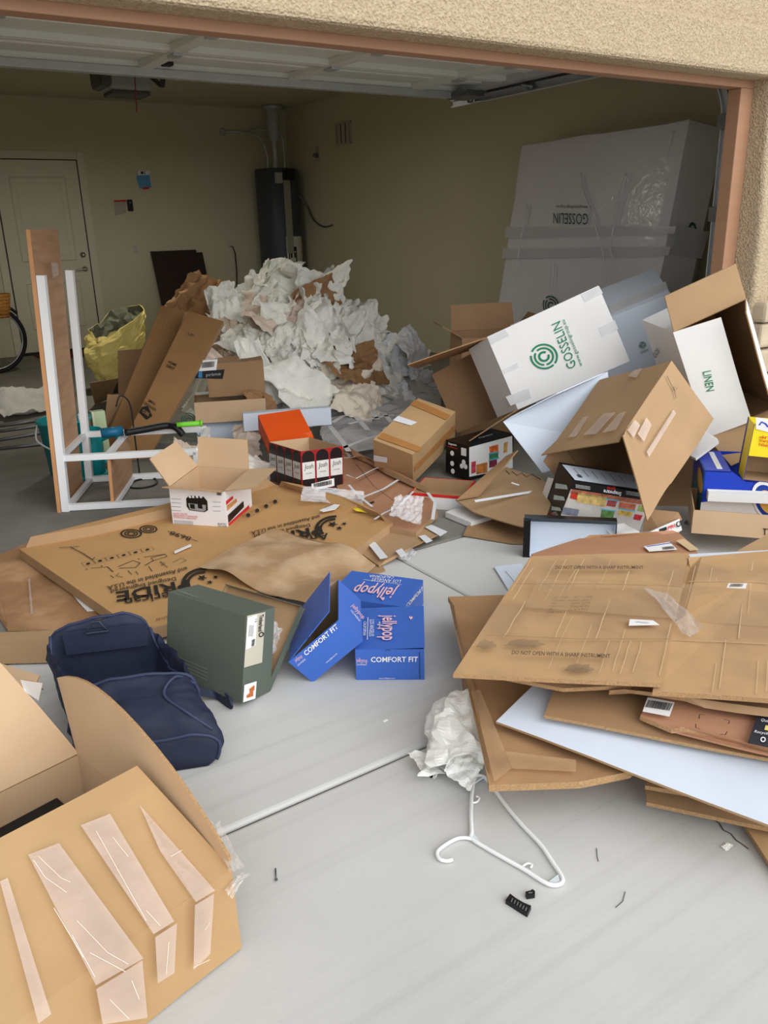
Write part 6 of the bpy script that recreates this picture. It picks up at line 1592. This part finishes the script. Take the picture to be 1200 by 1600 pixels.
for z in (T/2, HL):
    for yy in (0, DP): bar('rail', ex*.02+ey*yy+Vector((0, 0, z)), ex*LN+ey*yy+Vector((0, 0, z)), T*.8, T*.8, FRM, un)
    for x in (0, .26, LN): bar('cross_rail', ex*(x+.01)+ey*.02+Vector((0, 0, z)), ex*(x+.01)+ey*(DP-.02)+Vector((0, 0, z)), T*.7, T*.6, FRM if x else FRM, un)
def board(name, x, y0, y1, z0, z1, t, m):
    vs = []
    for (z) in (z0, z1):
        for (yy, xx) in ((y0, x), (y1, x), (y1, x+t), (y0, x+t)): vs.append(P(xx, yy, z) if True else 0)
    return pyd(name, vs, [(3, 2, 1, 0), (4, 5, 6, 7), (0, 1, 5, 4), (1, 2, 6, 5), (2, 3, 7, 6), (3, 0, 4, 7)], [m, PLYE], un, [1, 1, 0, 1, 0, 1])
board('side_board', -T/2-.022, -.03, DP*.86, 0, 1.515, .02, PLY)
board('divider', .25, .0, DP, .01, HL-.02, .018, PLY)
pyd('tape_scrap', [P(.03, .1, HT-.02), P(.03, .22, HT-.01), P(.03, .22, HT+.05), P(.03, .1, HT+.06)], [(0, 1, 2, 3)], CLEAR, un)

# ---- teal caddy, brush and other cleaning things behind the unit
TEAL = mat('teal_plastic', (32, 160, 168), rough=.35, var=.04)
cpos = onz(112, 738, 0)
tb = empty('teal_bucket', 'teal plastic bucket behind the plywood side', 'bucket', Matrix.Translation(cpos))
lathe('shell', [(.11, 0), (.13, .0), (.16, .36), (.165, .36), (.15, .355), (.122, .02), (.0, .02)], TEAL, tb, 28, cap=False)
lathe('rim', [(.155, .35), (.172, .35), (.172, .365), (.155, .365), (.155, .35)], TEAL, tb, 28, cap=False)
tube('handle', spline([(-.165, 0, .34), (-.19, -.05, .26), (-.13, -.1, .2)], 5), .006, mat('bucket_wire', (210, 212, 212), rough=.3), tb)
jp = onz(142, 742, 0)
jg = empty('teal_jug', 'teal plastic jug with round handle seen through the white frame', 'jug', Matrix.Translation(jp))
lathe('shell', [(.0, 0), (.095, 0), (.108, .30), (.102, .30), (.09, .01)], TEAL, jg, 24, cap=False)
tube('handle', spline([(.09, -.04, .24), (.17, -.08, .26), (.22, -.1, .17), (.17, -.08, .08), (.09, -.04, .09)], 6), .022, TEAL, jg)
lathe('foot_ring', [(.098, 0), (.112, .0), (.112, .015), (.098, .015)], TEAL, jg, 24)
bp_ = jp+Vector((.0, .03, 0))
br = empty('dish_brush', 'white handled brush standing in the teal jug', 'brush', Matrix.Translation(bp_))
tube('handle', [(0, 0, .12), (.0, .01, .30), (-.005, .02, .40)], .013, WHITEB, br, 10); tube('scraper', [(-.03, .02, .2), (-.04, .03, .52)], .012, mat('grey_tool', (180, 184, 188), rough=.3), br, 8)
gp = onz(163, 722, 0)
gbk = empty('green_block', 'pale green foam block upright behind the white frame', 'block', Matrix.Translation(gp))
cuboid('body', -.045, .045, -.03, .03, 0, .36, mat('pale_green_foam', (196, 210, 170), rough=.8, var=.04), gbk, .006)
cuboid('edge_band', -.046, -.03, -.031, .031, 0.0, .362, mat('foam_edge', (222, 226, 196), rough=.8), gbk, .004)
# vacuum wand lying across the frame
wz = HL+.045
wd = empty('vacuum_wand', 'black vacuum wand with blue end lying across the white frame', 'vacuum', Matrix.Translation(onz(240, 672, wz)))
w0 = onz(240, 672, wz)
tube('wand', spline([onz(196, 676, wz)-w0, onz(225, 671, wz)-w0, onz(260, 665, wz)-w0, onz(275, 668, wz-.01)-w0, onz(286, 680, wz-.06)-w0], 6), .022, BLACKPL, wd, 10)
tube('blue_head', [onz(158, 677, wz)-w0, onz(192, 673, wz)-w0], .03, mat('blue_plastic', (24, 96, 130), rough=.4), wd, 10)
hk = onz(276, 664, HL+.06)
gh = empty('garden_tool', 'lime green tool handle on the end of the white frame', 'tool', Matrix.Translation(hk))
LIME = mat('lime_plastic', (120, 210, 60), rough=.4, var=.04)
e_ = onz(316, 661, HL+.06)-hk
tube('grip', [Vector((0, 0, 0)), e_*.3, e_*.6, e_*.92], .016, LIME, gh, 10); tube('grip_ring', [e_*.92, e_], .022, LIME, gh, 10)
# wire stand with curled foot
ws = onz(258, 757, 0)
wr = empty('wire_stand', 'thin black wire stand with curled foot inside the white frame', 'stand', Matrix.Translation(ws))
def wpx(L, z=.006): return [onz(u, v, z)-ws for u, v in L]
tube('foot', spline(wpx([(200, 756), (205, 762), (225, 762), (243, 757), (245, 750), (235, 747), (215, 750), (205, 755)]), 5), .006, BLACKPL, wr, 6)
up_ = onz(219, 748, 0)
tube('stem', spline([up_-ws, up_-ws+Vector((0, 0, .25)), up_-ws+Vector((.0, 0, .45)), up_-ws+Vector((-.02, 0, .52)), up_-ws+Vector((-.06, .0, .54)), up_-ws+Vector((-.09, 0, .48))], 5), .005, BLACKPL, wr, 6)

# ---- yellow bag
yb = empty('yellow_bag', 'yellow shopping bag standing open by the entry door', 'bag', Matrix.Translation(ony(183, 560, 8.3)-Vector((0, 0, ony(183, 560, 8.3).z))))
yc = WM[yb.name].translation
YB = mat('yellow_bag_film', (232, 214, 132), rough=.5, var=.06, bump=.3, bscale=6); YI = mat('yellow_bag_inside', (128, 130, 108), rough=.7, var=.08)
vs = []; fs = []; NR, NC = 16, 40
for i in range(NR+1):
    t = i/NR
    for j in range(NC):
        a = 2*math.pi*j/NC
        rx = (.20+.20*math.sin(min(1, t*1.15)*math.pi*.62))*.78; ry = (.16+.10*math.sin(t*math.pi*.6))*.8
        z = .14+t*(.54+.13*math.cos(a-.4))
        x = rx*math.cos(a)*(1 if t < .8 else 1-.6*(t-.8))+.10*t-.06; y = ry*math.sin(a)
        q = Vector((x, y, z)); q += noise.noise_vector(q*8)*.05*t+noise.noise_vector(q*20)*.026
        vs.append(q)
for i in range(NR):
    for j in range(NC): fs.append((i*NC+j, i*NC+(j+1) % NC, (i+1)*NC+(j+1) % NC, (i+1)*NC+j))
fs.append(tuple(range(NC))[::-1])
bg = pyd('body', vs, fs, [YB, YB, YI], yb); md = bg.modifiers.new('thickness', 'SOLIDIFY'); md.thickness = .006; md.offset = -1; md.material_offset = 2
sk = lathe('foot_hoop', [(.15, 0), (.15, .12), (.14, .12), (.14, 0)], mat('dark_stand', (60, 52, 44)), yb, 24, cap=False)

# ---- dark board leaning on the back wall
a = ony(240, 393, 11.50); b = ony(322, 390, 11.50)
db = empty('dark_board', 'dark brown board leaning against the back wall', 'board', Matrix.Translation((a.x, 11.3, 0)))
DBM = mat('dark_walnut_board', (52, 40, 36), rough=.5, var=.1); wd_ = b.x-a.x
def lean(name, x0, x1, z1, off, m):
    vs = []
    for (z, y) in ((0, -.05), (z1, .33)):
        for (x, dy) in ((x0, 0), (x1, 0), (x1, .03), (x0, .03)): vs.append((x, y+dy-off, z))
    return pyd(name, vs, [(3, 2, 1, 0), (4, 5, 6, 7), (0, 1, 5, 4), (1, 2, 6, 5), (2, 3, 7, 6), (3, 0, 4, 7)], m, db)
lean('front_panel', 0, wd_*.86, a.z, .02, DBM); lean('rear_panel', .06, wd_, a.z-.04, -.02, DBM)

# ---- bicycle by the back wall (its front wheel and basket are in view)
bw = onz(6, 583, 0); BR = .385
bi = empty('bicycle', 'black bicycle with wicker basket parked by the back wall', 'bicycle', yawM((bw.x-.06, bw.y, 0), 8))
TY = mat('tyre_rubber', (24, 24, 26), rough=.7, var=.1); RIM = mat('rim_alloy', (170, 172, 174), rough=.3, metal=.8); FRB = mat('bike_frame_paint', (34, 36, 44), rough=.35)
def circ(c, r, n=48): return [Vector((c[0]+r*math.cos(2*math.pi*k/n), c[1], c[2]+r*math.sin(2*math.pi*k/n))) for k in range(n)]
for wx in (0, -1.06):
    wh = tube('tyre', circ((wx, 0, BR), BR-.02, 40), .022, TY, bi, 8, True)
    tube('rim', circ((wx, 0, BR), BR-.05, 40), .010, RIM, wh, 6, True)
    bm = bmesh.new()
    for k in range(18):
        t = 2*math.pi*k/18; d_ = Vector((math.cos(t), 0, math.sin(t))); c_ = Vector((wx, 0, BR))
        a_ = c_+d_*.02; b_2 = c_+d_*(BR-.055); s_ = Vector((0, .0015, 0)); s2 = d_.cross(Vector((0, 1, 0)))*.0015
        v4 = [bm.verts.new(q) for q in (a_-s2, a_+s2, b_2+s2, b_2-s2, a_-s2+s_, a_+s2+s_, b_2+s2+s_, b_2-s2+s_)]
        for f in ((0, 1, 2, 3), (4, 7, 6, 5), (0, 4, 5, 1), (2, 6, 7, 3), (1, 5, 6, 2), (0, 3, 7, 4)): bm.faces.new([v4[q] for q in f])
    bmo('spokes', bm, RIM, wh)
    lathe('hub', [(.02, -.05), (.02, .05)], RIM, wh, 12, Matrix.Translation((wx, 0, BR)) @ Matrix.Rotation(math.pi/2, 4, 'X'))
    tube('mudguard', [Vector((wx+(BR+.03)*math.cos(math.radians(q)), 0, BR+(BR+.03)*math.sin(math.radians(q)))) for q in range(40, 171, 10)], .018, FRB, bi, 6)
tube('fork', [(0, .05, BR), (-.08, .05, .74), (-.16, 0, .98)], .014, FRB, bi); tube('fork', [(0, -.05, BR), (-.08, -.05, .74), (-.16, 0, .98)], .014, FRB, bi)
tube('frame_tube', [(-.12, 0, .86), (-.48, 0, .32)], .018, FRB, bi); tube('frame_tube', [(-.14, 0, .92), (-.66, 0, .62)], .018, FRB, bi); tube('frame_tube', [(-.48, 0, .32), (-.72, 0, .88)], .018, FRB, bi); tube('frame_tube', [(-.48, 0, .32), (-1.06, 0, BR)], .012, FRB, bi); tube('frame_tube', [(-.66, 0, .68), (-1.06, 0, BR)], .012, FRB, bi)
tube('handlebar', spline([(-.32, .28, 1.04), (-.2, .2, 1.06), (-.16, 0, 1.0), (-.2, -.2, 1.06), (-.32, -.28, 1.04)], 5), .013, FRB, bi)
cuboid('saddle', -.86, -.62, -.07, .07, .88, .94, BLACKPL, bi, .03)
tube('kickstand', [(-.02, -.06, .34), (-.06, -.14, .02)], .008, RIM, bi)
WK = mat('wicker', (176, 122, 58), rough=.8, var=.25, scale=40)
bkx, bkz = -.02, .62
bsk = lathe('basket', [(.12, bkz), (.13, bkz), (.175, bkz+.26), (.165, bkz+.26), (.12, bkz+.01), (.0, bkz+.01)], WK, bi, 28, cap=False)
for k in range(7): tube('wicker_band', [Vector((bkx+.02+(.132+.045*k/6.5)*math.cos(q*.262), (.132+.045*k/6.5)*math.sin(q*.262), bkz+.02+k*.036)) for q in range(24)], .006, WK, bsk, 5, True)
bsk.location.x = .10

# ---- folded dust sheet and poles on the floor
q = onz(52, 645, .0)
ds = crumpled('dust_sheet', 'grey folded dust sheet bundle lying on the garage floor', 'cloth', q+Vector((0, 0, .12)), (.60, .42, .52), 5, mat('grey_cloth', (206, 204, 196), rough=.9, var=.06), Vector((0, -.2, 1)), .2, lift=.35); rest(ds, .0)
for k, (a, b) in enumerate((((-20, 690), (95, 672)), ((-20, 676), (90, 662)), ((-20, 668), (78, 655)), ((-20, 703), (100, 690)))):
    A = onz(*a, .012); B = onz(*b, .012)
    o = tube('metal_pole', [Vector((0, 0, 0)), B-A], .011, GALVD, None, 8); setpos(o, A); tag(o, ('thin grey metal pole nearest the teal bucket but one', 'thin grey metal pole second from the dust sheet', 'thin grey metal pole closest to the dust sheet', 'thin grey metal pole nearest the teal bucket')[k], 'pole', 'metal poles on the floor')
